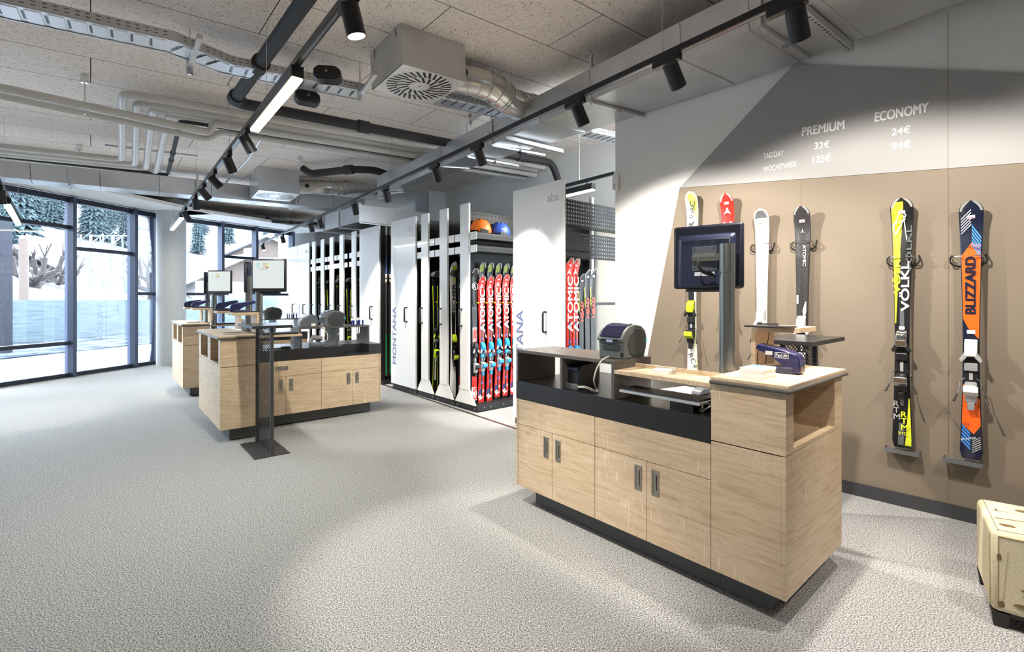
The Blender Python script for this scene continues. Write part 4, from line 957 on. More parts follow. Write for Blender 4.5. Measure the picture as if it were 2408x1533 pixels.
p = sp(.88, -.2, .003); m = MB()
for a_, b_2 in ((0, .008), (-.008, -.006), (.008, -.006)): m.prism([(a_ - .008 - .006, p[2] + b_2 - .007), (a_ + .008 - .006, p[2] + b_2 - .007), (a_ - .006, p[2] + b_2 + .006)], p[1] - .002, p[1])
m.build('emblem', SKB, parent=t)
text('RC4', mat('letter_charcoal', c(60, 58, 58), .4), t, w=.12, h=.04, loc=(-.03, -.0185, .18 * L1), axes=((.4, 0, -1), (1, 0, .4)))
binding(t, L1, mat('lime_plastic', c(190, 214, 40), .35), BLKPL, BLKPL, .42, .28, .085); on_wall(t, 1629, 880); t.location.z = 2.235 - L1
# lettering on the wall
def walltext(s, x0, y0, x1, y1, hpx):
    a, b = wallpt(x0, y0, .0195), wallpt(x1, y1, .0195); w = (V(b.x - a.x, b.y - a.y, 0)).length; h = hpx * (a.y + b.y) / 2 / F
    t = text(s, PAPER, None, w=w, h=h, loc=a, bold=(.022 if hpx > 18 else .012 if hpx > 14 else .004), name='price_lettering', axes=((b - a) * 1, V(0, 0, 1) - (b - a) * ((b - a).z / (b - a).length_squared))); return t
for s, q, lab in (('PREMIUM', (1886, 320, 1985, 303, 20), 'white heading PREMIUM on the grey wall'), ('ECONOMY', (2057.5, 286.5, 2183, 263, 22), 'white heading ECONOMY on the grey wall'), ('32€', (1915, 351, 1950, 346, 16), 'white day price 32€ directly under the heading PREMIUM'),
                  ('24€', (2097, 319, 2140, 312, 17), 'white day price 24€ directly under the heading ECONOMY'), ('125€', (1910, 384, 1954, 378, 17), 'white week price 125€, lowest in the left column'), ('94€', (2097, 353, 2140, 346, 17), 'white week price 94€, lowest in the right column'),
                  ('TAG/DAY', (1795, 374, 1842, 366, 13), 'small white lettering TAG/DAY on the grey wall'), ('WOCHE/WEEK', (1795, 405, 1874, 391, 13), 'small white lettering WOCHE/WEEK on the grey wall')):
    tag(walltext(s, *q), lab, 'lettering')
t = thing('motion_sensor', 'white motion detector high on the near corner of the white wall', 'sensor', wallpt(1451, 430, .0) , WR)
MB().prism([(-.025, -.07), (.025, -.08), (.03, 0), (.025, .08), (-.025, .08), (-.03, 0)], -.045, 0).build('housing', WHITE, parent=t, bev=.008, smooth=True)
MB().box(-.014, .014, -.048, -.045, -.05, -.02).build('lens', mat('sensor_lens', c(210, 212, 214), .2), parent=t)
# ---------------------------------------------------------------- mobile shelving
R0 = V(-.4027, 5.708, 0)
def spx(px): r = (px - CX) / F; return (R0.x - r * R0.y) / (r * U1.y - U1.x)
DARKM = mat('shelf_metal_dark', c(40, 42, 44), .45, .3); PERF = perf('perforated_dark_sheet', c(20, 20, 22), .036, .038, .0088); DEEP = mat('shelf_black', c(22, 22, 24), .6)
DEP = 2.15
def bow(parent, y, z=1.11):
    m = MB(); m.tube(smoothpath([(-.026, y, z - .1), (-.075, y, z - .1), (-.075, y, z + .1), (-.026, y, z + .1)], .03), .0105, 10); m.build('handle', BLKPL, parent=parent, smooth=True)
def base_(t, y0, y1):
    b = MB().box(0, DEP, y0 + .004, y1 - .004, .012, .08).build('base_frame', DARKM, parent=t, bev=.003)
    m = MB()
    for y in (y0 + .05, y1 - .05): m.cyl((-.006, y, .04), (0, y, .04), .009, 10)
    for x in (.1, .2, .4): m.cyl((x, y0 + .004, .05), (x, y0 - .003, .05), .008, 8)
    m.build('bolt', CHROME, parent=b)
    m = MB()
    for x in (.15, DEP - .2):
        for y in (y0 + .1, y1 - .1): m.cyl((x, y - .015, .03), (x, y + .015, .03), .028, 12)
    m.build('castor', BLKPL, parent=t)['kind'] = 'stuff'
def wide_unit(y0, y1, label, word=True, top=2.48, hside=.75, div=True):
    t = thing('mobile_shelving_unit', label, 'shelving', R0, R408); base_(t, y0, y1)
    p = MB().box(-.028, 0, y0, y1, .083, top).build('end_panel', PANW, parent=t, bev=.004); bow(t, y0 + (y1 - y0) * (1 - hside) + .05 if hside < 1 else y0 + .4)
    if div: MB().box(.0, DEP, (y0 + y1) / 2 - .01, (y0 + y1) / 2 + .01, .08, top - .05).build('shade_divider', DEEP, parent=t)  # near-black centre sheet put in so the rack gaps read as shade
    MB().box(.0, .03, y0 + .02, y1 - .02, .08, top - .06).build('front_frame', DARKM, parent=t)
    if div: MB().box(DEP - .03, DEP, y0 + .02, y1 - .02, .08, top - .06).build('rear_frame', DARKM, parent=t)
    if word:
        lm = mat('panel_lettering_blue', c(112, 122, 160), .4)
        text('MONTANA', lm, p, w=.84, h=.105, loc=(-.0285, y1 - .16, .375), bold=.03, axes=((0, 0, 1), (0, 1, 0)))
        text('abs', mat('panel_lettering_grey', c(170, 176, 190), .4), p, w=.155, h=.082, loc=(-.0285, y0 + .22, 2.285), axes=((0, -1, 0), (0, 0, 1)))
        m = MB().cyl((-.0295, (y0 + y1) / 2, 2.05), (-.028, (y0 + y1) / 2, 2.05), .005, 8); m.cyl((-.0295, (y0 + y1) / 2, .2), (-.028, (y0 + y1) / 2, .2), .005, 8); m.build('screw', BLKPL, parent=p)
    return t
def narrow_unit(yc, label, wd_=.466, top=2.48):
    y0, y1 = yc - wd_ / 2, yc + wd_ / 2; t = thing('mobile_shelving_unit', label, 'shelving', R0, R408); base_(t, y0, y1)
    p = MB().box(-.028, 0, yc - .09, yc + .09, .245, top).build('end_post', PANW, parent=t, bev=.005)
    m = MB(); m.prism([(y0 + .02, .082), (y1 - .02, .082), (yc + .09, .25), (yc - .09, .25)], -.022, 0, 'x'); m.build('post_foot', PANW, parent=t)
    bow(t, yc + .045)
    for z0, z1 in ((2.035, 2.13), (1.885, 1.975)):
        for a, b in ((y0 + .002, yc - .02), (yc + .02, y1 - .002)):
            pass
        MB().box(-.012, .0, y0 + .004, y1 - .004, z0, z1).build('tray_end_plate', PANW, parent=t, bev=.006)
        m = MB(); m.box(0, DEP, y0 + .01, y1 - .01, z0 + .01, z0 + .016)
        for y in (y0 + .01, y1 - .012): m.box(0, DEP, y, y + .003, z0 + .01, z1 - .01); m.box(0, DEP, y, y + .012, z0 + .04, z0 + .046)
        m.build('shelf_tray', DARKM, parent=t)
    MB().box(.02, DEP, yc - .006, yc + .006, .08, 2.40).build('shade_divider', PERF2, parent=t)  # dark centre sheet stands in for the shade inside the open unit
    MB().box(.0, DEP, yc - .03, yc + .03, 1.275, 1.30).build('ski_rail', DARKM, parent=t)
    m = MB()
    for k in range(12):
        for s_ in (-1,): m.cyl((.10 + k * .127, yc - .03, 1.288), (.10 + k * .127, yc - .03 - .09, 1.288), .008, 8)
    m.build('ski_peg', YEL, parent=t)['kind'] = 'stuff'
    m = MB(); m.box(.0, DEP, y0 + .01, y1 - .01, .0805, .084); m.build('drip_grid', PERF3, parent=t)
    MB().box(DEP - .03, DEP, y0 + .02, y1 - .02, .08, 2.4).build('rear_frame', DARKM, parent=t)
    return t
PERF2 = perf('perforated_shade_sheet', c(22, 23, 24), .06, .06, .007); PERF3 = perf('drip_grid_sheet', c(40, 40, 42), .03, .03, .007, axes=(0, 1))
sA, sB, sC = 0.0, spx(982), spx(923.5)
nw = (sB - .0) / 3
gy = [nw * (k + .5) for k in range(3)]
for k, nm in ((0, 'nearest of the three posts, with the orange and blue helmets'), (1, 'middle one of the three narrow posts beside the red skis'), (2, 'narrow post next to the wide lettered panel')):
    narrow_unit(gy[k], 'open shelving unit, ' + nm, nw - .008)
wide_unit(sB + .01, sC, 'closed shelving unit with full blue lettering down its white panel')
YA = -spx(1211) if False else spx(1211); YB = spx(1330)
near_unit = wide_unit(YB, YA, 'nearest shelving unit, tall white panel rising behind the label printer', div=False)
# perforated side trays of the nearest unit
for z0, z1 in ((2.06, 2.30), (1.76, 1.985)):
    m = MB(); m.box(.0, DEP, YB + .006, YB + .009, z0, z1); q = m.build('perforated_tray', PERF, parent=near_unit); MB().box(.0, DEP, YB + .006, YB + .16, z0 - .005, z0).build('tray_bottom', DARKM, parent=q)
for x in (.62, 1.5): MB().box(x, x + .04, YB + .2, YB + .23, .08, 2.42).build('upright', mat('upright_white', c(214, 216, 212), .5), parent=near_unit)
g2 = [3.49, 4.03, 4.51, 4.985, 5.46]
w2 = .47
wide_unit(spx(895), spx(849), 'shelving unit with a plain white panel, beside the ski poles', False)
o_ = ('first', 'second', 'third', 'fourth', 'fifth')
for k, y in enumerate(g2): narrow_unit(y, 'open shelving unit of the far group, %s post left of the plain panel' % o_[k], .463)
wide_unit(5.74, 6.46, 'far closed shelving unit with white panel, second from the window wall', True)
wide_unit(6.475, 7.12, 'farthest closed shelving unit with white panel, next to the end pillar', False)
def rackpt(x, y, z): p = R0 + U2 * x + U1 * y; return V(p.x, p.y, z)
# red skis on the nearest narrow unit
rk = red_ski('red and white race ski, first in the open row beside the front post', 1.53)
yc0 = gy[0]
ordn = ('first', 'second', 'third', 'fourth', 'fifth', 'sixth')
for k in range(6):
    o = rk if k == 0 else dup(rk)
    o.location = rackpt(.16 + k * .127, yc0 - .085, .085 + (0, 0, .03, .03, .03, .0)[k]); o.rotation_euler = (0, 0, R408); o['group'] = 'red race skis in the open rack'
    o['label'] = 'red and white race ski, %s in the open row beside the front post' % ordn[k]
# row behind: dark/green skis
t, sp, hf = make_ski('ski', 'dark ski with a green tip behind the red row', 1.70, .104, .07, .1, SKB, [(mat('ski_olive', c(120, 136, 60), .3), [(.86, -1, .2, .96, -.8, .4), (.96, -.8, .4, .985, -.6, .2)]), (mat('ski_lime', c(200, 220, 40), .3), [(.03, .7, 1, .6, .75, 1)])], group='dark green-tipped skis behind the red row', res=16)
p = sp(.9, 0, .003); text('A', SKLG, t, h=.03, loc=(.0, p[1] - .006, p[2]), axes=((1, 0, 0), (0, 0, 1))); binding(t, 1.7, BLKPL, SKLG, BLKPL, .5, .33, .075, full=False)
gk = t
for k in range(7):
    o = gk if k == 0 else dup(gk)
    o.location = rackpt(.20 + k * .127, yc0 - .035, .085); o.rotation_euler = (0, 0, R408); o['label'] = 'dark ski with a green tip standing behind the red race skis'
# Rossignol-like black, far side
t, sp, hf = make_ski('ski', 'black and white ski with a round R emblem behind the nearest narrow post', 1.62, .104, .072, .1, SKB, [(SKW, [(.02, -.95, .95, .12, -.95, .95), (.42, -.95, .95, .56, -.95, .95)]), (RED, [(.12, -.9, .9, .2, -.9, .9), (.48, -.8, .8, .54, -.8, .8)])], group='black and white skis with red lettering', res=16)
text('R', SKW, t, h=.05, loc=(-.024, -.024, .85 * 1.62), bold=.02, axes=((1, 0, 0), (0, 0, 1)))
m = MB()
for k in range(16):
    a = k * math.pi / 8; b = a + math.pi / 8; m.tube([(.042 * math.cos(a), -.024, .866 * 1.62 + .042 * math.sin(a)), (.042 * math.cos(b), -.024, .866 * 1.62 + .042 * math.sin(b))], .0025, 4)
m.build('emblem', SKW, parent=t); uptext('HERO', RED, t, .03, .43 * 1.62, .2, .05, bold=.04); uptext('E-SX', RED, t, .03, .03 * 1.62, .22, .05, y=-.02, bold=.05)
binding(t, 1.62, BLKPL, SKLG, BLKPL, .42, .27, .075, full=False)
for k, (x, y, lb) in enumerate(((.06, yc0 - .075, 'black and white ski with a round R emblem, right of the nearest narrow post'), (.03, yc0 + .15, 'black and white ski with a round R emblem, left of the nearest narrow post'))):
    o = t if k == 0 else dup(t); o.location = rackpt(x, y, .085); o.rotation_euler = (0, 0, R408); o['label'] = lb
# second narrow unit: white Fischer-like, third: lime
t, sp, hf = make_ski('ski', 'white and black ski with big dark lettering in the middle open unit', 1.72, .104, .07, .1, SKW, [(SKB, [(.28, -.8, .8, .62, -.8, .8)]), (mat('ski_lime', c(200, 220, 40), .3), [(.86, .3, 1, .97, -.5, .9)])], res=16)
uptext('FISCHER', mat('letter_charcoal', c(60, 58, 58), .4), t, .022, .60 * 1.7, .42, .048, y=-.0235, bold=.03); binding(t, 1.7, mat('lime_plastic', c(190, 214, 40), .35), BLKPL, BLKPL, .44, .3, .075, full=False)
for k, lb in enumerate(('first', 'second', 'third')):
    o = t if k == 0 else dup(t); o.location = rackpt(.06 + k * .14, gy[1] - .085, .085); o.rotation_euler = (0, 0, R408); o['label'] = 'white and black lettered ski in the middle open unit, %s from the front' % lb; o['group'] = 'white lettered skis in the middle open unit'
t, sp, hf = make_ski('ski', 'black ski with lime edges', 1.62, .104, .07, .1, SKB, [(mat('ski_lime', c(200, 220, 40), .3), [(.02, -1, -.7, .88, -1, -.7), (.02, .75, 1, .88, .75, 1)]), (SKW, [(.1, -.3, .3, .42, -.3, .3)])], res=16)
binding(t, 1.6, BLKPL, mat('lime_plastic', c(190, 214, 40), .35), SKLG, .5, .33, .075, full=False)
for k, lb in enumerate(('first', 'second', 'third')):
    o = t if k == 0 else dup(t); o.location = rackpt(.08 + k * .13, gy[2] - .085, .085); o.rotation_euler = (0, 0, R408); o['label'] = 'black lime-edged ski in the unit next to the lettered panel, %s from front' % lb; o['group'] = 'lime-edged skis beside the lettered panel'
lime0 = t
k = 0
for j, y in enumerate(g2):
    for i in range(2):
        o = dup(lime0 if (i + j) % 2 else gk); o.location = rackpt(.07 + i * .14, y - .085, .085); o.rotation_euler = (0, 0, R408); o['group'] = 'skis in the far open units'
        o['label'] = '%s ski in the far group of shelving, behind its %s narrow post' % (('dark green-tipped', 'black and lime-edged')[(i + j) % 2], o_[j])
# ski boots hung / binding hardware above is left as small boots on pegs in the open units
def boot(label, x, y, z, first=None):
    if first: o = dup(first)
    else:
        o = thing('ski_boot', label, 'ski boot', group='ski boots hung in the open units'); m = MB(); m.prism([(-.05, 0), (.2, 0), (.215, .03), (.19, .075), (.08, .1), (.05, .16), (.07, .29), (-.05, .31), (-.075, .15), (-.06, .05)], -.045, .045); m.build('shell', mat('boot_dark', c(50, 52, 54), .35), parent=o, bev=.015, smooth=True)
        m = MB(); m.prism([(-.045, .27), (.07, .25), (.075, .31), (-.04, .33)], -.047, .047); m.build('cuff', mat('boot_pale', c(190, 196, 180), .4), parent=o, bev=.006)
        m = MB()
        for z_ in (.08, .13, .19, .24): m.box(.03, .1, -.05, .05, z_, z_ + .012)
        m.build('buckle', CHROME, parent=o)
    o.location = rackpt(x, y, z); o.rotation_euler = (0, math.radians(90) * 0, R408 + math.pi); o['label'] = label; return o
b0 = None
for j, y in enumerate(gy + g2):
    for k in range(6 if j == 0 else 3):
        lb = 'dark pale-cuffed ski boot, %s from the front above the skis of %s' % (ordn[k], ('the nearest open unit', 'the middle open unit', 'the third open unit', '', '', '', '', '')[j])
        if j >= 3: lb = 'dark ski boot with pale cuff, %s from the front behind the %s far post' % (ordn[k], o_[j - 3])
        o = boot(lb, .22 + k * .2, y - .12 if j else y + .1, 1.62, b0); b0 = b0 or o
# skis of the nearest unit, right aisle
for k, x in enumerate((.165, .255)):
    o = dup(rk); o.location = rackpt(x, YB + .12, .085); o.scale = (1, 1, 1.085); o.rotation_euler = (0, 0, R408); o['group'] = 'red skis right of the tall panel'; o['label'] = '%s red race ski right of the nearest white panel under the perforated trays' % ('left' if k == 0 else 'right')
t, sp, hf = make_ski('ski', 'black ski with red lettering', 1.55, .095, .066, .09, SKB, [(mat('ski_lime', c(200, 220, 40), .3), [(.75, -.9, -.6, .93, -.9, -.6)]), (mat('ski_green', c(110, 165, 50), .3), [(.1, -.3, .3, .2, -.1, .1), (.2, -.1, .1, .3, -.35, .35)])], res=16)
uptext('HEAD', mat('letter_red', c(228, 66, 30), .35), t, .024, .68 * 1.55, .2, .045, y=-.0235, bold=.05); sticker(t, sp, .95, 1.55); binding(t, 1.55, SKLG, BLKPL, mat('lime_plastic', c(190, 214, 40), .35), .42, .27, .075, full=False)
for k, x in enumerate((.345, .435, .525)):
    o = t if k == 0 else dup(t); o.location = rackpt(x, YB + .12, .085); o.scale = (1, 1, (.975, 1.005, 1.01)[k]); o.rotation_euler = (0, 0, R408); o['group'] = 'black skis right of the tall panel'; o['label'] = 'black ski with red lettering, %s of three under the perforated trays' % ('left', 'middle', 'right')[k]
tag(MB().box(.1, 1.2, YB + .14, YB + .16, 1.27, 1.30).build('ski_holder_rail', DARKM, loc=R0, rz=R408), 'dark rail holding the black and red skis of the nearest unit', 'rail')
# helmets
def helmet(x, y, z, m_, label, rz):
    t = thing('ski_helmet', label, 'helmet', rackpt(x, y, z), rz); m = MB(); n, q = 28, 12; idx = []
    for j in range(q + 1):
        ph = math.pi / 2 * j / q * 1.0; row = []
        for i in range(n):
            a = 2 * math.pi * i / n; r = math.cos(math.pi / 2 - ph) ; rx = .135 * r; ry = .105 * r; zz = .155 * math.cos(ph) + .03; row.append(m.pt((rx * math.cos(a), ry * math.sin(a), zz)))
        idx.append(row)
    for j in range(q):
        for i in range(n): m.face((idx[j][i], idx[j][(i + 1) % n], idx[j + 1][(i + 1) % n], idx[j + 1][i]))
    row = []
    for i in range(n):
        a = 2 * math.pi * i / n; row.append(m.pt((.128 * math.cos(a), .1 * math.sin(a), .03 - .025 * (1 if math.cos(a) < .55 else 0))))
    for i in range(n): m.face((idx[q][i], idx[q][(i + 1) % n], row[(i + 1) % n], row[i]))
    m.build('shell', m_, parent=t, smooth=True)
    for s_ in (-1, 1):
        m = MB(); m.prism([(-.06, .03), (.05, .05), (.045, -.005), (.01, -.02), (-.05, -.015)], s_ * .095, s_ * .11); m.build('ear_pad', BLKPL, parent=t, bev=.005)
    m = MB()
    for k in range(3):
        for s_ in (-1, 1): m.box(.03 - k * .05, .055 - k * .05, s_ * .055 - .005, s_ * .055 + .005, .155 + .003 * k, .172)
    m.build('air_vent', BLKPL, parent=t)
    m = MB(); m.tube(smoothpath([(-.1, 0, .04), (-.14, 0, .02), (-.12, .03, -.01), (.0, .09, -.01)], .03), .006, 6); m.build('chin_strap', BLKPL, parent=t)
    return t
helmet(.145, yc0 - .10, 2.125, mat('helmet_orange', c(240, 120, 30), .45), 'orange ski helmet on top of the nearest open shelving unit', R408 + 2.9)
hb = helmet(.445, yc0 - .10, 2.115, mat('helmet_blue', c(44, 80, 180), .45), 'blue ski helmet beside the orange one on the open shelving', R408 + 2.9); text('POC', SKW, hb, w=.05, h=.016, loc=(.03, .108, .07), axes=((-1, 0, 0), (0, 0, 1)))
# ski poles on the far group
for tier, (z0, hgt, lowm, lab) in enumerate(((.1, 1.62, mat('pole_green', c(30, 140, 70), .35), 'ski pole with green lower shaft hanging in the aisle before the plain panel'), (1.62, .84, mat('pole_blue', c(60, 110, 170), .35), 'short ski pole with blue shaft in the upper tier of the pole rack'))):
    first = None
    for k in range(7):
        if first is None:
            t = first = thing('ski_pole', lab, 'ski pole', group='%s tier of ski poles' % ('lower', 'upper')[tier])
            MB().cyl((0, 0, .03), (0, 0, hgt * .42), .009, 8).build('lower_shaft', lowm, parent=t, smooth=True); MB().cyl((0, 0, hgt * .42), (0, 0, hgt - .12), .0075, 8).build('upper_shaft', mat('shaft_grey', c(100, 96, 94), .3, .6), parent=t, smooth=True)
            MB().lathe([(.012, hgt - .13), (.018, hgt - .1), (.016, hgt - .03), (.022, hgt - .01), (.014, hgt)], 12).build('grip', mat('grip_pale', c(180, 176, 168), .5), parent=t, smooth=True); MB().lathe([(.004, 0), (.006, .02), (.03, .03), (.008, .045)], 12).build('basket', BLKPL, parent=t)
        else: t = dup(first)
        t.location = rackpt(.08 + k * .075, spx(895) - .035 + (k % 2) * .012, z0)
t = thing('pole_rack', 'black wall rack that carries the ski poles beside the plain white panel', 'pole rack', R0, R408)
MB().box(0, 1.6, spx(895) - .02, spx(895) - .008, .08, 2.44).build('backing_board', DEEP, parent=t); MB().box(.0, .6, spx(895) - .07, spx(895) - .02, .0, .07).build('floor_rail', DARKM, parent=t)
# ---------------------------------------------------------------- upholstered stool
OT = V(1.972, 2.01, 0); oa = math.radians(-37.5)
t = thing('upholstered_stool', 'square cream stool printed with sepia snowshoe drawings at the right edge', 'stool', OT, oa)
FAB = noisy('cream_linen', c(214, 204, 172), c(226, 217, 188), 120, .95)
W_ = .42
m = MB(); m.box(0, W_, 0, W_, .062, .395); cu = m.build('cover', FAB, parent=t, bev=.022, smooth=True)
SEP = mat('sepia_print', c(122, 102, 66), .9); SEPL = mat('sepia_line', c(150, 132, 92), .9)
m = MB()
for x in (.0, W_):
    for y in (.0, W_): pass
m.tube([(.022, .0, .08), (.022, .0, .375)], .0016, 5); m.tube([(.0, .022, .08), (.0, .022, .375)], .0016, 5); m.tube([(.022, .0, .375), (W_ - .02, .0, .375)], .0016, 5); m.tube([(.022, .012, .3945), (.022, W_ - .02, .3945)], .0016, 5); m.tube([(.02, .02, .3945), (W_ - .02, .02, .3945)], .0016, 5)
m.build('seam', SEPL, parent=t)
def blob(m, o, X, Y, w, h, n=20, sc=1):
    m = MB()
    m.face([m.pt(o + X * (w / 2 * math.cos(2 * math.pi * k / n)) + Y * (h / 2 * math.sin(2 * math.pi * k / n)) * (1 + .15 * math.sin(5 * k))) for k in range(n)])
    m.build('printed_drawing', SEP, parent=t)
X_, Z_ = V(1, 0, 0), V(0, 0, 1); Y_ = V(0, 1, 0); fy = -.0012
m = MB(); 
blob(m, V(.125, fy, .11), X_, (Z_ - X_ * .1), .12, .022); blob(m, V(.14, fy, .175), X_, Z_, .11, .016); blob(m, V(.145, fy, .285), X_, Z_, .055, .07); blob(m, V(.03, fy, .1), X_, Z_, .022, .028); blob(m, V(.024, fy, .29), X_, Z_, .014, .03)
blob(m, V(.06, .09, .3962), X_, Y_, .05, .03); blob(m, V(.16, .12, .3962), X_, Y_, .06, .04); blob(m, V(.14, .32, .3962), X_, Y_, .05, .03); m = MB(); m.prism([(.045, .26), (.055, .26), (.05, .31)], .396, .3965, 'z'); m.build('printed_drawing', SEP, parent=t)
m = MB(); m.tube([V(.07, fy, .11), V(.12, fy, .092), V(.2, fy, .085)], .002, 4); m.tube([V(.03, .16, .396), V(.12, .18, .396), V(.22, .17, .396)], .002, 4); m.tube([V(.03, .26, .396), V(.09, .27, .396)], .001, 4); m.tube([V(.035, fy, .11), V(.05, fy, .32)], .0005, 4); m.build('printed_line', SEPL, parent=t)
for s_, x, z, w in (('Sheb', .095, .068, .07), ('Raquettes', .09, .148, .1), ('Canada', .115, .235, .08)):
    text(s_, SEP, t, w=w, h=.012, loc=(x, fy, z), axes=((1, 0, -.06), (.06, 0, 1)), shear=.4, name='printed_script')
for x in (.03, W_ - .03):
    for y in (.03, W_ - .03):
        m = MB(); m.hexa([(x - .02, y - .02, 0), (x + .02, y - .02, 0), (x + .02, y + .02, 0), (x - .02, y + .02, 0)], [(x - .028, y - .028, .062), (x + .028, y - .028, .062), (x + .028, y + .028, .062), (x - .028, y + .028, .062)]); m.build('leg', mat('stool_leg_dark', c(44, 38, 36), .5), parent=t)
MB().box(.02, W_ - .02, .02, W_ - .02, .045, .062).build('underframe', mat('stool_leg_dark', c(44, 38, 36), .5), parent=t)
# ---------------------------------------------------------------- services under the ceiling
def P0(px, py, z0): return sl(px, py, z0)
US = (U2 + V(0, 0, SA * U2.x + SB * U2.y)); U1S = (U1 + V(0, 0, SA * U1.x + SB * U1.y))     # directions along the slope
UPN = V(-SA, -SB, 1).normalized()
# main duct
Bn = [sl(*p, 2.90) for p in ((2230, -134), (1930, 0), (1760, 72), (1600, 141), (1387, 237), (1270, 289), (1159, 339), (1040, 392), (918, 447))]
rl0, rl1 = sl(2277, 0, 2.90), sl(1447, 300, 2.90); rd = (rl1 - rl0).normalized()
Bn.insert(0, Bn[0] + (Bn[0] - Bn[1]).normalized() * 2.6)
Br = []
for p in Bn:
    # rear edge: line rl0 + rd*k nearest across the duct
    k = (p + US * .01 - rl0).dot(rd); q = rl0 + rd * k; e_ = (q - w0).dot(wn); q = q - wn * max(0, e_ + .004); Br.append(q)
t = thing('air_duct', 'long rectangular galvanised duct running under the ceiling along the right wall', 'duct')
for i in range(len(Bn) - 1):
    a, b, d, e = Bn[i], Bn[i + 1], Br[i + 1], Br[i]; g = (b - a).normalized() * .004; up = UPN * .262
    m = MB(); m.hexa([a + g, b - g, d - g, e + g], [a + g + up, b - g + up, d - g + up, e + g + up]); m.build('duct_section', GALV, parent=t)
    m = MB(); w_ = (a - e).normalized() * .006; dn = V(0, 0, -.006); s_ = (b - a).normalized() * .006
    m.hexa([b + w_ + dn - s_, b + w_ + dn + s_, d + dn + s_, d + dn - s_], [b + w_ + up - s_, b + w_ + up + s_, d + up + s_, d + up - s_]); m.build('flange', GALV, parent=t)
def strut(m, a, b, w=.02, up=V(0, 0, 1)):
    d = (b - a).normalized(); s_ = d.cross(up).normalized() * w; n = s_.cross(d).normalized() * w
    m.hexa([a - s_ - n, b - s_ - n, b + s_ - n, a + s_ - n], [a - s_ + n, b - s_ + n, b + s_ + n, a + s_ + n]); return m
def bracket(label, top, bot, end, z=2.885):
    """vertical rail beside the duct, horizontal rail under it"""
    b = sl(*bot, z); a = b + V(0, 0, .40); e = sl(*end, z); t = thing('duct_bracket', label, 'bracket')
    strut(MB(), a, b, .011, U1).build('vertical_rail', GALV, parent=t); strut(MB(), b, e, .012).build('cross_rail', GALV, parent=t)
    m = MB(); mid = (b + e) / 2; m.box(mid.x - .02, mid.x + .02, mid.y - .02, mid.y + .02, mid.z - .02, mid.z + .004); m.build('clamp', CHROME, parent=t)
    MB().cyl(b + V(0, 0, -.02), b + V(0, 0, .45), .004, 6).build('threaded_rod', CHROME, parent=t)
bracket('duct bracket nearest the camera, above the right end of the black track', None, (1786, 62), (1903, 136))
bracket('duct bracket beside the motion detector, left end of the white wall', None, (1390, 240), (1518, 274)); bracket('duct bracket just right of the round spiral duct', None, (1157, 342), (1281, 365)); bracket('duct bracket above the fourth spot from the right', None, (1100, 369), (1219, 390))
t = thing('perforated_channel', 'perforated steel channel under the duct, nearest the camera', 'rail'); strut(MB(), sl(1890, 22, 2.87), sl(2001, 113, 2.87), .02).build('channel', GALV, parent=t)
m = MB(); a, b = sl(1892, 30, 2.852), sl(1998, 117, 2.852)
for k in range(16): p = a.lerp(b, (k + .5) / 16); m.box(p.x - .006, p.x + .006, p.y - .006, p.y + .006, p.z - .004, p.z + .002)
m.build('slot_row', mat('slot_black', c(14, 14, 22), .3), parent=t)
t = thing('perforated_channel', 'perforated steel channel under the duct beyond the round spiral duct', 'rail'); strut(MB(), sl(1186, 323, 2.87), sl(1322, 356, 2.87), .02).build('channel', GALV, parent=t)
# window-side duct
a, b = sl(-120, 404, 3.04), sl(860, 498, 3.04); bd = (b - a).normalized(); wv = U1S * .34
t = thing('air_duct', 'rectangular galvanised duct crossing the ceiling in front of the windows', 'duct')
n = 8
for i in range(n):
    p, q = a + bd * ((b - a).length * i / n + .003), a + bd * ((b - a).length * (i + 1) / n - .003); up = UPN * .26
    MB().hexa([p, q, q + wv, p + wv], [p + up, q + up, q + wv + up, p + wv + up]).build('duct_section', GALV, parent=t)
for px, lb in ((163, 'above the first wide window'), (462, 'above the round column'), (692, 'beside the far ceiling box')):
    p = a + bd * ((sl(px, 416 + .097 * px, 3.04) - a).length); t = thing('duct_bracket', 'slim duct bracket on the window-side duct, ' + lb, 'bracket')
    strut(MB(), p - U1 * .02 + V(0, 0, -.03), p - U1 * .02 + V(0, 0, .38), .014, U1).build('vertical_rail', GALV, parent=t); strut(MB(), p + V(0, 0, -.015), p + wv * 1.05 + V(0, 0, -.015), .012).build('cross_rail', GALV, parent=t)
# junctions
j0, j1 = Bn[-1], Br[-1]; t = thing('duct_junction', 'boxy duct joint where the two rectangular ducts meet', 'duct'); up = UPN * .3; e = (Bn[-1] - Bn[-2]).normalized() * .5
MB().hexa([j0 + V(0, 0, -.02), j0 + e + V(0, 0, -.02), j1 + e + V(0, 0, -.02), j1 + V(0, 0, -.02)], [j0 + up, j0 + e + up, j1 + e + up, j1 + up]).build('joint_body', GALV, parent=t)
m = MB(); strut(m, j0 + e + V(0, 0, -.05), j1 + e + V(0, 0, -.05), .014); strut(m, j0 + V(0, 0, -.05), j1 + V(0, 0, -.05), .014); m.build('cross_rail', GALV, parent=t)
q1, q2 = sl(762, 543, 2.62), sl(846, 521, 2.62); t = thing('air_duct', 'lower rectangular duct branch above the far shelving group', 'duct'); up = V(0, 0, .3); d = U2 * 1.7
MB().hexa([q1, q2, q2 + d, q1 + d], [q1 + up, q2 + up, q2 + d + up, q1 + d + up]).build('duct_body', GALV, parent=t)
m = MB()
for k in (0, .45, 1): p = q1.lerp(q2, k); strut(m, p + V(0, 0, -.02), p + V(0, 0, .33), .015, U1); strut(m, p + V(0, 0, -.02), p + d + V(0, 0, -.02), .012)
m.build('flange', GALV, parent=t)
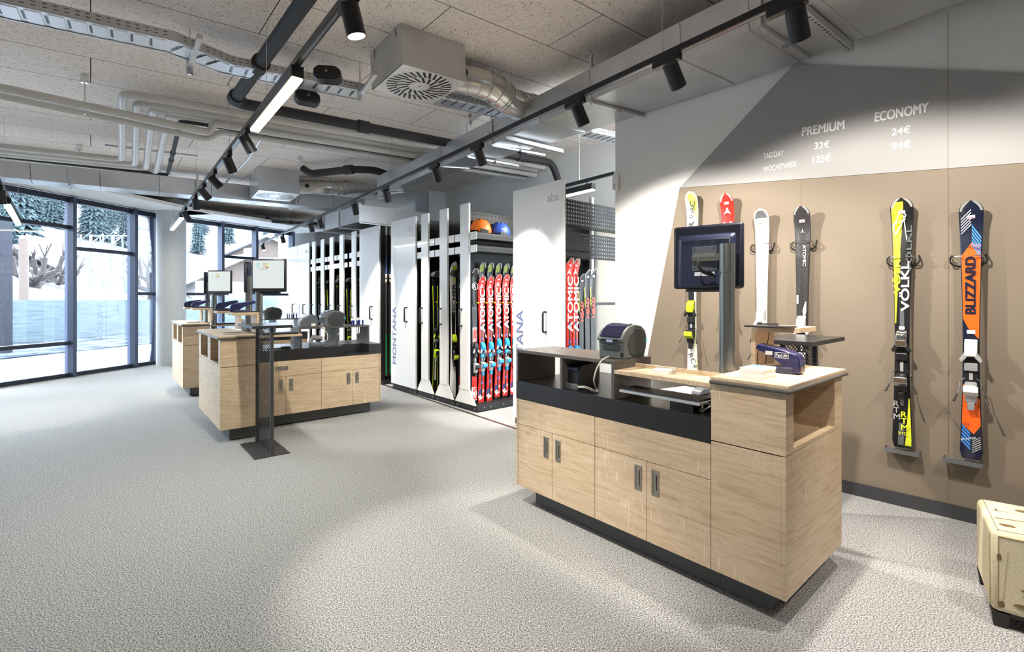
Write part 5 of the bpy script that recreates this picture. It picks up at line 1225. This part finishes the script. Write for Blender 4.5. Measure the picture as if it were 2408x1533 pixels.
# ceiling boxes with swirl diffusers
def plenum(cs, z0, hgt, label, seed):
    pts = [sl(*p, z0) for p in cs]; t = thing('air_plenum_box', label, 'air diffuser'); up = UPN * hgt
    m = MB(); i = [m.pt(p) for p in pts] + [m.pt(p + up) for p in pts]
    for k in range(4): m.face((i[k], i[(k + 1) % 4], i[4 + (k + 1) % 4], i[4 + k]))
    m.face((i[4], i[5], i[6], i[7])); m.build('housing', GALV, parent=t)
    c0 = sum(pts, V(0, 0, 0)) / 4; ex = (pts[2] - pts[1]) / 2; ey = (pts[0] - pts[1]) / 2
    f = MB(); f.hexa([c0 - ex - ey - UPN * .004, c0 + ex - ey - UPN * .004, c0 + ex + ey - UPN * .004, c0 - ex + ey - UPN * .004], [c0 - ex - ey, c0 + ex - ey, c0 + ex + ey, c0 - ex + ey]); fp = f.build('diffuser_plate', mat('diffuser_white', c(226, 224, 218), .25, .3), parent=t)
    m = MB(); X, Y = ex.normalized(), ey.normalized(); R_ = ex.length * .93
    for k in range(32):
        for (r0, r1, off) in (((.30, .64, 0), (.67, 1.0, 0)) if k % 2 == 0 else ((.64, 1.0, 0),)):
            for sub in (0,):
                a = 2 * math.pi * k / 32; d = X * math.cos(a) + Y * math.sin(a); s_ = X * -math.sin(a) + Y * math.cos(a); sw = .12
                p, q = c0 + d * (r0 * R_) + s_ * (sw * R_), c0 + d * (r1 * R_) + s_ * (sw * R_ * .3); w_ = s_ * .0105; n_ = UPN * -.0055
                m.quad(p - w_ + n_, q - w_ + n_, q + w_ + n_, p + w_ + n_)
    m.build('swirl_slot', mat('slot_black', c(14, 14, 22), .3), parent=fp)['kind'] = 'stuff'
    m = MB(); m.cyl(c0 - UPN * .006, c0 - UPN * .004, .006, 10); m.build('centre_screw', BLKPL, parent=fp)
    for q in (.15, .85):
        p = pts[0].lerp(pts[1], q) + up; o = -ex.normalized(); m = MB(); m.cyl(p + o * .03 - UPN * .015, p + o * .03 - UPN * .0, .022, 12); m.build('mounting_lug', BLKPL, parent=t)
        m = MB(); m.cyl(p + o * .006 - UPN * .1, p + o * .006, .006, 6); m.build('lug_strap', CHROME, parent=t)
    return pts
npts = plenum([(874.6, 211.8), (945.9, 149.6), (1096.6, 192.6), (1020.8, 245.6)], 3.115, .335, 'large galvanised ceiling box with swirl diffuser, nearest', 1)
fpts = plenum([(588.9, 465.6), (607.9, 445.9), (705.3, 455.9), (682.4, 474.7)], 3.06, .385, 'galvanised ceiling box with swirl diffuser in front of the windows', 2)
def spiral(label, path, r, rings, knob):
    t = thing('spiral_duct', label, 'duct'); pts = smoothpath(path, .22, 6); MB().tube(pts, r, 28).build('duct_body', SHINY, parent=t, smooth=True)
    L = [0]
    for i in range(1, len(pts)): L.append(L[-1] + (pts[i] - pts[i - 1]).length)
    def at(s):
        for i in range(1, len(pts)):
            if L[i] >= s: f = (s - L[i - 1]) / (L[i] - L[i - 1]); return pts[i - 1].lerp(pts[i], f), (pts[i] - pts[i - 1]).normalized()
        return pts[-1], (pts[-1] - pts[-2]).normalized()
    for k in rings:
        p, d = at(L[-1] * k); MB().cyl(p - d * .005, p + d * .005, r + .009, 28).build('seam_ring', SHINY, parent=t, smooth=True)
    p, d = at(L[-1] * knob); s_ = (V(0, 0, 1) - d * d.z).normalized(); o = d.cross(s_); o = o if o.y < 0 else -o; o = (o + V(0, 0, -.1)).normalized()
    MB().cyl(p + o * (r - .004), p + o * (r + .03), .035, 16).build('damper_knob', BLKPL, parent=t); return t
nc = (npts[2] + npts[3]) / 2 + UPN * .16
d0 = nc + US * .22 ; d1 = nc + US * .60 + V(0, 0, -.10) ; d2 = Bn[5] + V(0, 0, .13) - US * .22; d2 = sl(1205, 248, 2.98); d3 = sl(1262, 262, 2.99)
a0 = nc - US * .02
def pz(px, py, y): return aty(px, py, y)
spiral('shiny spiral duct bending from the nearest ceiling box to the long duct', [a0, pz(1150, 198, a0.y + .15), pz(1205, 247, a0.y + .42), pz(1268, 258, a0.y + .75)], .132, (.05, .16, .25, .33, .42, .50, .53, .66, .70, .80, .88, .95), .1)
fc = (fpts[2] + fpts[3]) / 2 + UPN * .2
spiral('shiny wavy spiral duct leaving the window-side ceiling box', [fc, pz(760, 440, fc.y + .2), pz(800, 444, fc.y + .45), pz(850, 438, fc.y + .8), pz(890, 444, fc.y + 1.1)], .125, (.04, .09, .2, .28, .36, .42, .48, .55, .64, .72, .8, .88, .96), .12)
# cable trays
def tray(label, pts, w=.23, h=.06):
    t = thing('cable_tray', label, 'cable tray'); fl = MB(); sd = MB(); sl2 = MB(); lip = MB()
    sv = []
    for i, p in enumerate(pts):
        ds = [(pts[j + 1] - pts[j]).normalized() for j in (i - 1, i) if 0 <= j < len(pts) - 1]; q = sum(ds, V(0, 0, 0)).normalized(); s_ = q.cross(V(0, 0, 1)).normalized(); sv.append(s_ * (w / 2) / max(.5, q.dot(ds[0])))
    for i in range(len(pts) - 1):
        a, b = pts[i], pts[i + 1]; d = (b - a).normalized(); s_ = d.cross(V(0, 0, 1)).normalized() * (w / 2); n = s_.cross(d).normalized() if s_.cross(d).z > 0 else -s_.cross(d).normalized(); L = (b - a).length; sa, sb = sv[i], sv[i + 1]
        m = fl; m.hexa([a - sa, b - sb, b + sb, a + sa], [a - sa + n * .002, b - sb + n * .002, b + sb + n * .002, a + sa + n * .002])
        for sg in (-1, 1):
            o = s_ * sg; oa, ob = sa * sg, sb * sg; sd.hexa([a + oa, b + ob, b + ob * 1.02, a + oa * 1.02], [a + oa + n * h, b + ob + n * h, b + ob * 1.02 + n * h, a + oa * 1.02 + n * h])
            lip.hexa([a + oa * .92 - n * .007, b + ob * .92 - n * .007, b + ob - n * .007, a + oa - n * .007], [a + oa * .92, b + ob * .92, b + ob, a + oa])
            k = .03
            while k < L - .03:
                for zz in (.018, .04):
                    p = a + d * k + o * 1.024 + n * zz; q = p + d * .022; sl2.quad(p, q, q + n * .005, p + n * .005)
                    p = a + d * k + o * .995 + n * zz; q = p + d * .022; sl2.quad(p, q, q + n * .005, p + n * .005)
                k += .05
        k = .03
        while k < L - .02:
            p = a + d * k - n * .0015; m2 = fl
            sl2.quad(p - s_ * .5, p - s_ * .5 + d * .014, p + s_ * .5 + d * .014, p + s_ * .5)
            e = p + d * .018; fl.hexa([e - s_ * .72 - n * .005, e + d * .075 - s_ * .72 - n * .005, e + d * .075 + s_ * .72 - n * .005, e + s_ * .72 - n * .005], [e - s_ * .8, e + d * .075 - s_ * .8, e + d * .075 + s_ * .8, e + s_ * .8])
            k += .105
    fl.build('bottom', GALV, parent=t); sd.build('side_rail', GALV, parent=t); lip.build('rolled_edge', GALV, parent=t); sl2.build('slot', mat('slot_black', c(14, 14, 22), .3), parent=t)['kind'] = 'stuff'
    return t
ZT = 3.16
tray('perforated cable tray crossing the ceiling from the upper left corner', [sl(-600, -107, ZT), sl(400, 108, ZT), sl(452, 128, ZT), sl(530, 160, ZT), sl(852, 224, ZT)])
tray('short perforated cable tray between the nearest ceiling box and the long duct', [sl(1012, 232, ZT), sl(1195, 271, ZT)])
tray('perforated cable tray end visible past the long duct above the niche', [sl(1375, 315, ZT), sl(1560, 355, ZT)])
for lb, p, q in (('steel bracket hanging the left cable tray at its bend', (470, 85), (446, 160)), ('steel bracket carrying the cable tray end beside the nearest ceiling box', (884, 172), (846, 224)), ('steel bracket under the short cable tray', (1150, 252), (1106, 282))):
    a, b = sl(*p, ZT - .01), sl(*q, ZT - .03); t = thing('tray_bracket', lb, 'bracket'); strut(MB(), a, b, .016).build('arm', GALV, parent=t); MB().cyl(b, V(b.x, b.y, ceilz(b.x, b.y)), .006, 6).build('threaded_rod', CHROME, parent=t)
    m = MB(); m.box(b.x - .015, b.x + .015, b.y - .015, b.y + .015, b.z - .05, b.z + .06); m.build('mounting_plate', CHROME, parent=t)
# pipes
def pend(a): return a + US * ((nb - a).dot(U2) - .03)
def pipe(label, pts, r, m_=PIPEW, rad=.09, collars=(), cat='pipe', smoothn=5):
    p = smoothpath(pts, rad, smoothn)
    if not collars: return tag(MB().tube(p, r, 18).build('pipe', m_, smooth=True), label, cat)
    t = thing('pipe', label, cat); MB().tube(p, r, 18).build('pipe_body', m_, parent=t, smooth=True)
    for a, b in collars: MB().tube([a, b], r * 1.28, 18).build('collar', m_, parent=t, smooth=True)
    return t
s_ = sl(484, 311, 3.12); e_ = s_ - US * 9
q = s_ + U1S * .0 + V(0, 0, .12)
pipe('upper thick insulated pipe crossing the left of the ceiling, ending in an elbow', [sl(-300, 142, 3.12), sl(494, 312, 3.12), sl(502, 290, 3.22), pend(sl(502, 290, 3.22))], .036)
pipe('lower insulated pipe running just under the thick one at left', [sl(-300, 163, 3.12), sl(490, 328, 3.12), sl(515, 310, 3.22), pend(sl(515, 310, 3.22))], .031)
up_ = [(288, 219), (321, 240), (360, 255), (397, 270)]; lo_ = [(287, 375), (318, 387), (343.5, 396), (367.5, 405)]
nmx = ('outermost', 'second', 'third', 'innermost')
for k in range(4):
    a = sl(*up_[k], 3.30); b = sl(*lo_[k], 3.10)
    pipe('%s of four white insulated pipes stepping across the ceiling' % nmx[k], [b - US * 6, b, a, pend(a)], .034)
d0_ = sl(548, 240, 3.18); d1_ = d0_ + US * ((nb - d0_).dot(U2) - .5)
dp = [d0_ + (sl(760, -60, 3.24) - d0_) * 2.2, d0_, d1_, d1_ + V(0, 0, -.5) + US * .25]
def col_(a, b, f, L=.09): d = (b - a).normalized(); p = a.lerp(b, f); return (p - d * L / 2, p + d * L / 2)
pipe('large black drain pipe descending from the top and turning right at its elbow', dp, .052, PIPEB, .12, [col_(dp[0], dp[1], .82, .12), col_(dp[0], dp[1], .975, .1), col_(d0_, d1_, .30, .12), col_(d0_, d1_, .85, .12)])
a = sl(425, 284, 3.26); b = sl(395, 408, 3.1)
pipe('slim black pipe with a drop at its left end, between the white pipes', [b, a, pend(a)], .022, PIPEB, .06, [col_(b, a, .3, .06), col_(b, a, .45, .05)])
pipe('black pipe along the bottom edge of the white pipes at left', [sl(-200, 346, 3.08), sl(395, 411, 3.08)], .02, PIPEB)
pipe('thick black pipe above the wavy spiral duct', [sl(712, 396, 3.36), sl(730, 409, 3.26), sl(765, 405, 3.27), sl(830, 398, 3.27), sl(880, 400, 3.27), sl(940, 420, 3.25)], .055, PIPEB, .1, [col_(sl(765, 405, 3.27), sl(830, 398, 3.27), .85, .14)])
pipe('small black pipe in front of the far window heads', [sl(628, 513, 3.26), sl(642, 521, 3.12), sl(770, 527, 3.12)], .035, PIPEB, .08, [col_(sl(642, 521, 3.12), sl(770, 527, 3.12), .3, .14)])
pipe('grey conduit bundle curving toward the window-side duct', [sl(612, 328, 3.36), sl(585, 372, 3.36), sl(532, 428, 3.33)], .014, GALV, .3)
# hangers
for (px, py, z0, L, lb) in ((199, 185, 3.40, .32, 'ceiling clip and rod holding the thick insulated pipe'), (186, 345, 3.40, .12, 'small ceiling clip over the lower white pipes')):
    p = sl(px, py, z0); t = thing('pipe_hanger', lb, 'hanger', p); MB().box(-.025, .025, -.02, .02, -.04, .02).build('clip', CHROME, parent=t); MB().cyl((0, 0, -L), (0, 0, 0), .007, 8).build('threaded_rod', CHROME, parent=t)
t = tag(strut(MB(), sl(247, 341, 3.36), sl(465, 367, 3.36), .012).build('mounting_rail', GALV), 'long steel mounting rail on the ceiling behind the white pipes', 'rail')
# speakers, detector
def speaker(px, py, z0, rz, label):
    t = thing('loudspeaker', label, 'loudspeaker', sl(px, py, z0), rz); t.rotation_euler = (math.radians(-12), 0, rz)
    m = MB(); m.prism([(-.105, -.03), (-.07, -.058), (.07, -.058), (.105, -.03), (.105, .03), (.07, .058), (-.07, .058), (-.105, .03)], -.05, .045); m.build('housing', BLKPL, parent=t, bev=.012, smooth=True)
    m = MB(); m.prism([(-.092, -.028), (-.062, -.05), (.062, -.05), (.092, -.028), (.092, .028), (.062, .05), (-.062, .05), (-.092, .028)], -.064, -.05); g = m.build('grille', mat('grille_black', c(34, 34, 38), .6, bump=.4, bscale=700), parent=t, bev=.008)
    MB().box(-.008, .008, -.066, -.064, -.012, .012).build('badge', mat('badge_grey', c(150, 150, 150), .4), parent=g); MB().cyl((0, .04, 0), (0, .09, .12), .008, 8).build('bracket', BLKPL, parent=t)
speaker(771, 178, 3.12, .15, 'black oval loudspeaker beside the lit linear lamp'); speaker(722, 232, 3.12, .6, 'black loudspeaker behind the lit linear lamp, lower of the two')
t = thing('smoke_detector', 'round white smoke detector on the ceiling boards', 'smoke detector', sl(703, 372, 3.425)); MB().lathe([(.05, 0), (.05, -.018), (.042, -.022), (.04, -.034), (.03, -.046), (0.001, -.048)][::-1], 24).build('housing', WHITE, parent=t, smooth=True); MB().lathe([(.0405, -.033), (.0405, -.025)], 24).build('air_slot', BLKPL, parent=t)
# ---------------------------------------------------------------- track lights
ZK = 2.70
def track(label, a, b, wires):
    t = thing('light_track', label, 'light track'); strut(MB(), a, b, .017).build('rail', TRACKM, parent=t)
    d = (b - a).normalized(); s_ = d.cross(V(0, 0, 1)).normalized() * .006
    m = MB(); m.hexa([a - s_ - V(0, 0, .018), b - s_ - V(0, 0, .018), b + s_ - V(0, 0, .018), a + s_ - V(0, 0, .018)], [a - s_ - V(0, 0, .016), b - s_ - V(0, 0, .016), b + s_ - V(0, 0, .016), a + s_ - V(0, 0, .016)]); m.build('conductor_slot', mat('slot_metal', c(130, 134, 142), .3, .8), parent=t)
    for k in wires:
        p = a.lerp(b, k); MB().cyl(p + V(0, 0, .017), V(p.x, p.y, ceilz(p.x, p.y)), .0022, 5).build('suspension_wire', CHROME, parent=t); MB().cyl(p + V(0, 0, .012), p + V(0, 0, .05), .007, 8).build('wire_gripper', CHROME, parent=t)
    return a, b
T1a, T1b = atz(404, 529, ZK), atz(812, 0, ZK); T1c = T1b + (T1b - T1a).normalized() * 3
track('left black light track running from the window column over the desks', T1a, T1c, (.03, .3, .5, .62, .8))
T2a, T2b = atz(607, 576, ZK), atz(1801, 20.7, ZK); T2c = T2b + (T2b - T2a).normalized() * 3.5
track('right black light track running along the ski wall and shelving', T2a, T2c, (.02, .2, .38, .52, .645, .75, .9))
T3a, T3b = atz(1290, 447, ZK), atz(1475, 400, ZK); T3b = atz(1446, 407, ZK); track('short black light track in the niche behind the white wall', T3a, T3b, (.5,))
T4a, T4b = atz(46, 517, 2.5), atz(-160, 130, 2.5); track('black light track at the left picture edge by the windows', T4a, T4b, (.05, .4))
def tpt(a, b, px):
    r = (px - CX) / F; d = b - a; k = (r * a.y - a.x) / (d.x - r * d.y); return a + d * k
NS = 0
def spot(p, d, aim, label, power=1.0, cone=48, blend=.55, light=True):
    global NS
    t = thing('track_spotlight', label, 'spotlight', group='black spotlights on the light tracks')
    dz = V(0, 0, 1); td = d.normalized(); sd = td.cross(dz)
    m = MB(); strut(m, p - td * .085 + V(0, 0, -.037), p + td * .085 + V(0, 0, -.037), .019); m.build('gear_box', TRACKM, parent=t, bev=.002)
    h = p + td * .045 + V(0, 0, -.125); ax = (aim - h).normalized()
    MB().cyl(p + td * .045 + V(0, 0, -.055), h - V(0, 0, -.03), .009, 8).build('stem', TRACKM, parent=t)
    hd = MB(); hd.tube([h - ax * .064, h - ax * .06, h + ax * .075], [.036, .041, .043], 28, cap=False); hd.cyl(h - ax * .064, h - ax * .06, .036, 28); hd.tube([h + ax * .045, h + ax * .075], .039, 28, cap=False); hd.tube([h + ax * .0745, h + ax * .075], [.039, .043], 28, cap=False); ho_ = hd.build('lamp_head', mat('spot_black', c(36, 37, 41), .4, .2), parent=t, smooth=True)
    MB().cyl(h + ax * .048, h + ax * .072, .037, 24).build('lamp_lens', LENS, parent=t)
    if light:
        L = bpy.data.lights.new('spot_light', 'SPOT'); L.energy = SPOT_W * power; L.color = (1, .93, .84); L.spot_size = math.radians(cone); L.spot_blend = blend; L.shadow_soft_size = .03
        o = bpy.data.objects.new('spot_light', L); COL.objects.link(o); o.parent = t; o.location = h + ax * .1; o.rotation_euler = ax.to_track_quat('-Z', 'Y').to_euler(); NS += 1
    return t
d1 = T1b - T1a; d2 = T2b - T2a
FL = lambda px, py: atz(px, py, 0)
for px, aim, lb, pw in ((820, FL(1130, 1330), 'nearest spotlight of the left track, above the cable tray', 2.24), (578, FL(960, 990), 'spotlight of the left track next to the lit linear lamp', 1.1), (537, V(-2.4, 5.6, .8), 'second spotlight below the lit linear lamp on the left track', 1.0), (503, V(-2.0, 6.5, .8), 'third spotlight below the lit linear lamp on the left track', .9),
                        (479, V(-2.8, 7.4, .8), 'fourth spotlight below the lit linear lamp on the left track', .9), (459, V(-4.2, 6.9, .9), 'fifth spotlight below the lit linear lamp on the left track', .9), (436, V(-4.2, 8.5, .5), 'last spotlight of the left track before the round column', .9)):
    spot(tpt(T1a, T1b, px), d1, aim, lb, pw)
W_at = lambda px, py: wallpt(px, py, 0)
for px, aim, lb, pw in ((1850, W_at(2030, 960), 'nearest spotlight of the right track, at the top right', 2.4), (1568, W_at(1830, 800), 'second spotlight of the right track, in front of the long duct', .8), (1352, W_at(1640, 960), 'third spotlight of the right track, left of the white wall', 2.3),
                        (1122, V(.1, 5.0, 1.5), 'fourth spotlight of the right track', 2.2), (1022, V(-.35, 5.6, .9), 'fifth spotlight of the right track', 2.2), (906, V(-1.3, 6.7, 1.0), 'sixth spotlight of the right track, before the duct junction', 2.2),
                        (832, V(-2.1, 7.6, 1.2), 'seventh spotlight of the right track', 2), (752, V(-2.9, 8.6, 1.2), 'eighth spotlight of the right track', 1.1), (730, V(-3.3, 9.1, 1.2), 'ninth spotlight of the right track', 1.1), (664, V(-4.6, 10.6, 1.2), 'tenth spotlight of the right track, before the windows', 1.1), (618, V(-5.4, 11.4, .8), 'last spotlight at the window end of the right track', .8)):
    spot(tpt(T2a, T2b, px), d2, aim, lb, pw, 112 if pw > 2.25 else 48, .35 if pw > 2.25 else .55)
spot(T2b + (T2b - T2a).normalized() * .55, d2, NL + V(.35, .3, .6), 'unseen spotlight added to the right track to brighten the nearest counter', 1.3)  # added lamp out of view, brightens the nearest counter
spot(T2b + (T2b - T2a).normalized() * 1.5, d2, V(3.4, 2.3, .5), 'rear spotlight of the right track beyond the upper picture edge', 1.2, 112, .35)
spot(T1c + (T1a - T1b).normalized() * 1.6, d1, NL + V(-.1, .9, .5), 'unseen spotlight added to the left track to brighten the counter front', 1.3)  # another added out-of-view lamp, for light on the counter front
spot(T1c + (T1a - T1b).normalized() * .6, d1, V(.6, 1.1, 0), 'rearmost unseen spotlight added to the left track to light the near floor', .4)  # weak added lamp out of view, lifts the near floor
spot(tpt(T4a, T4b, 2), T4b - T4a, V(-5.5, 5.5, 0), 'spotlight cut by the left picture edge', .8)
def linear(a, b, label, power=30, drop=.0):
    t = thing('linear_lamp', label, 'linear lamp'); d = (b - a).normalized(); q = V(0, 0, -.075 - drop)
    strut(MB(), a + q + V(0, 0, .02), b + q + V(0, 0, .02), .033).build('housing', mat('spot_black', c(36, 37, 41), .4, .2), parent=t)
    s_ = d.cross(V(0, 0, 1)).normalized() * .028; m = MB(); z = V(0, 0, -.013); z2 = V(0, 0, -.028); e0, e1 = a + q + d * .003, b + q - d * .003
    m.hexa([e0 - s_ + z2, e1 - s_ + z2, e1 + s_ + z2, e0 + s_ + z2], [e0 - s_ + z, e1 - s_ + z, e1 + s_ + z, e0 + s_ + z]); m.build('diffuser', LINEAR, parent=t)
    for p in (a.lerp(b, .15), a.lerp(b, .85)): MB().cyl(p + V(0, 0, -.016), p + q + V(0, 0, .05), .008, 8).build('track_adapter', TRACKM, parent=t)
    L = bpy.data.lights.new('linear_light', 'AREA'); L.shape = 'RECTANGLE'; L.size = .05; L.size_y = (b - a).length * .95; L.energy = power; L.color = (1, .98, .86)
    o = bpy.data.objects.new('linear_light', L); COL.objects.link(o); o.parent = t; o.location = (a + b) / 2 + q + V(0, 0, -.04); X = s_.normalized(); Z = V(0, 0, 1); Yv = Z.cross(X)
    o.rotation_euler = Matrix((X, Yv, Z)).transposed().to_euler()
linear(tpt(T1a, T1b, 700), tpt(T1a, T1b, 598), 'lit linear lamp hanging under the left track beside the loudspeakers', 26)
linear(tpt(T1a, T1b, 428), tpt(T1a, T1b, 404), 'small lit linear lamp at the column end of the left track', 12)
linear(tpt(T3a, T3b, 1396), tpt(T3a, T3b, 1300), 'lit linear lamp in the niche behind the nearest white panel', 26, .03)
linear(tpt(T4a, T4b, 16), tpt(T4a, T4b, 44), 'lit linear lamp at the left picture edge', 14)
q = tpt(T2a, T2b, 1060) + U2 * 1.6 ; qa = sl(1055, 522, 2.5)
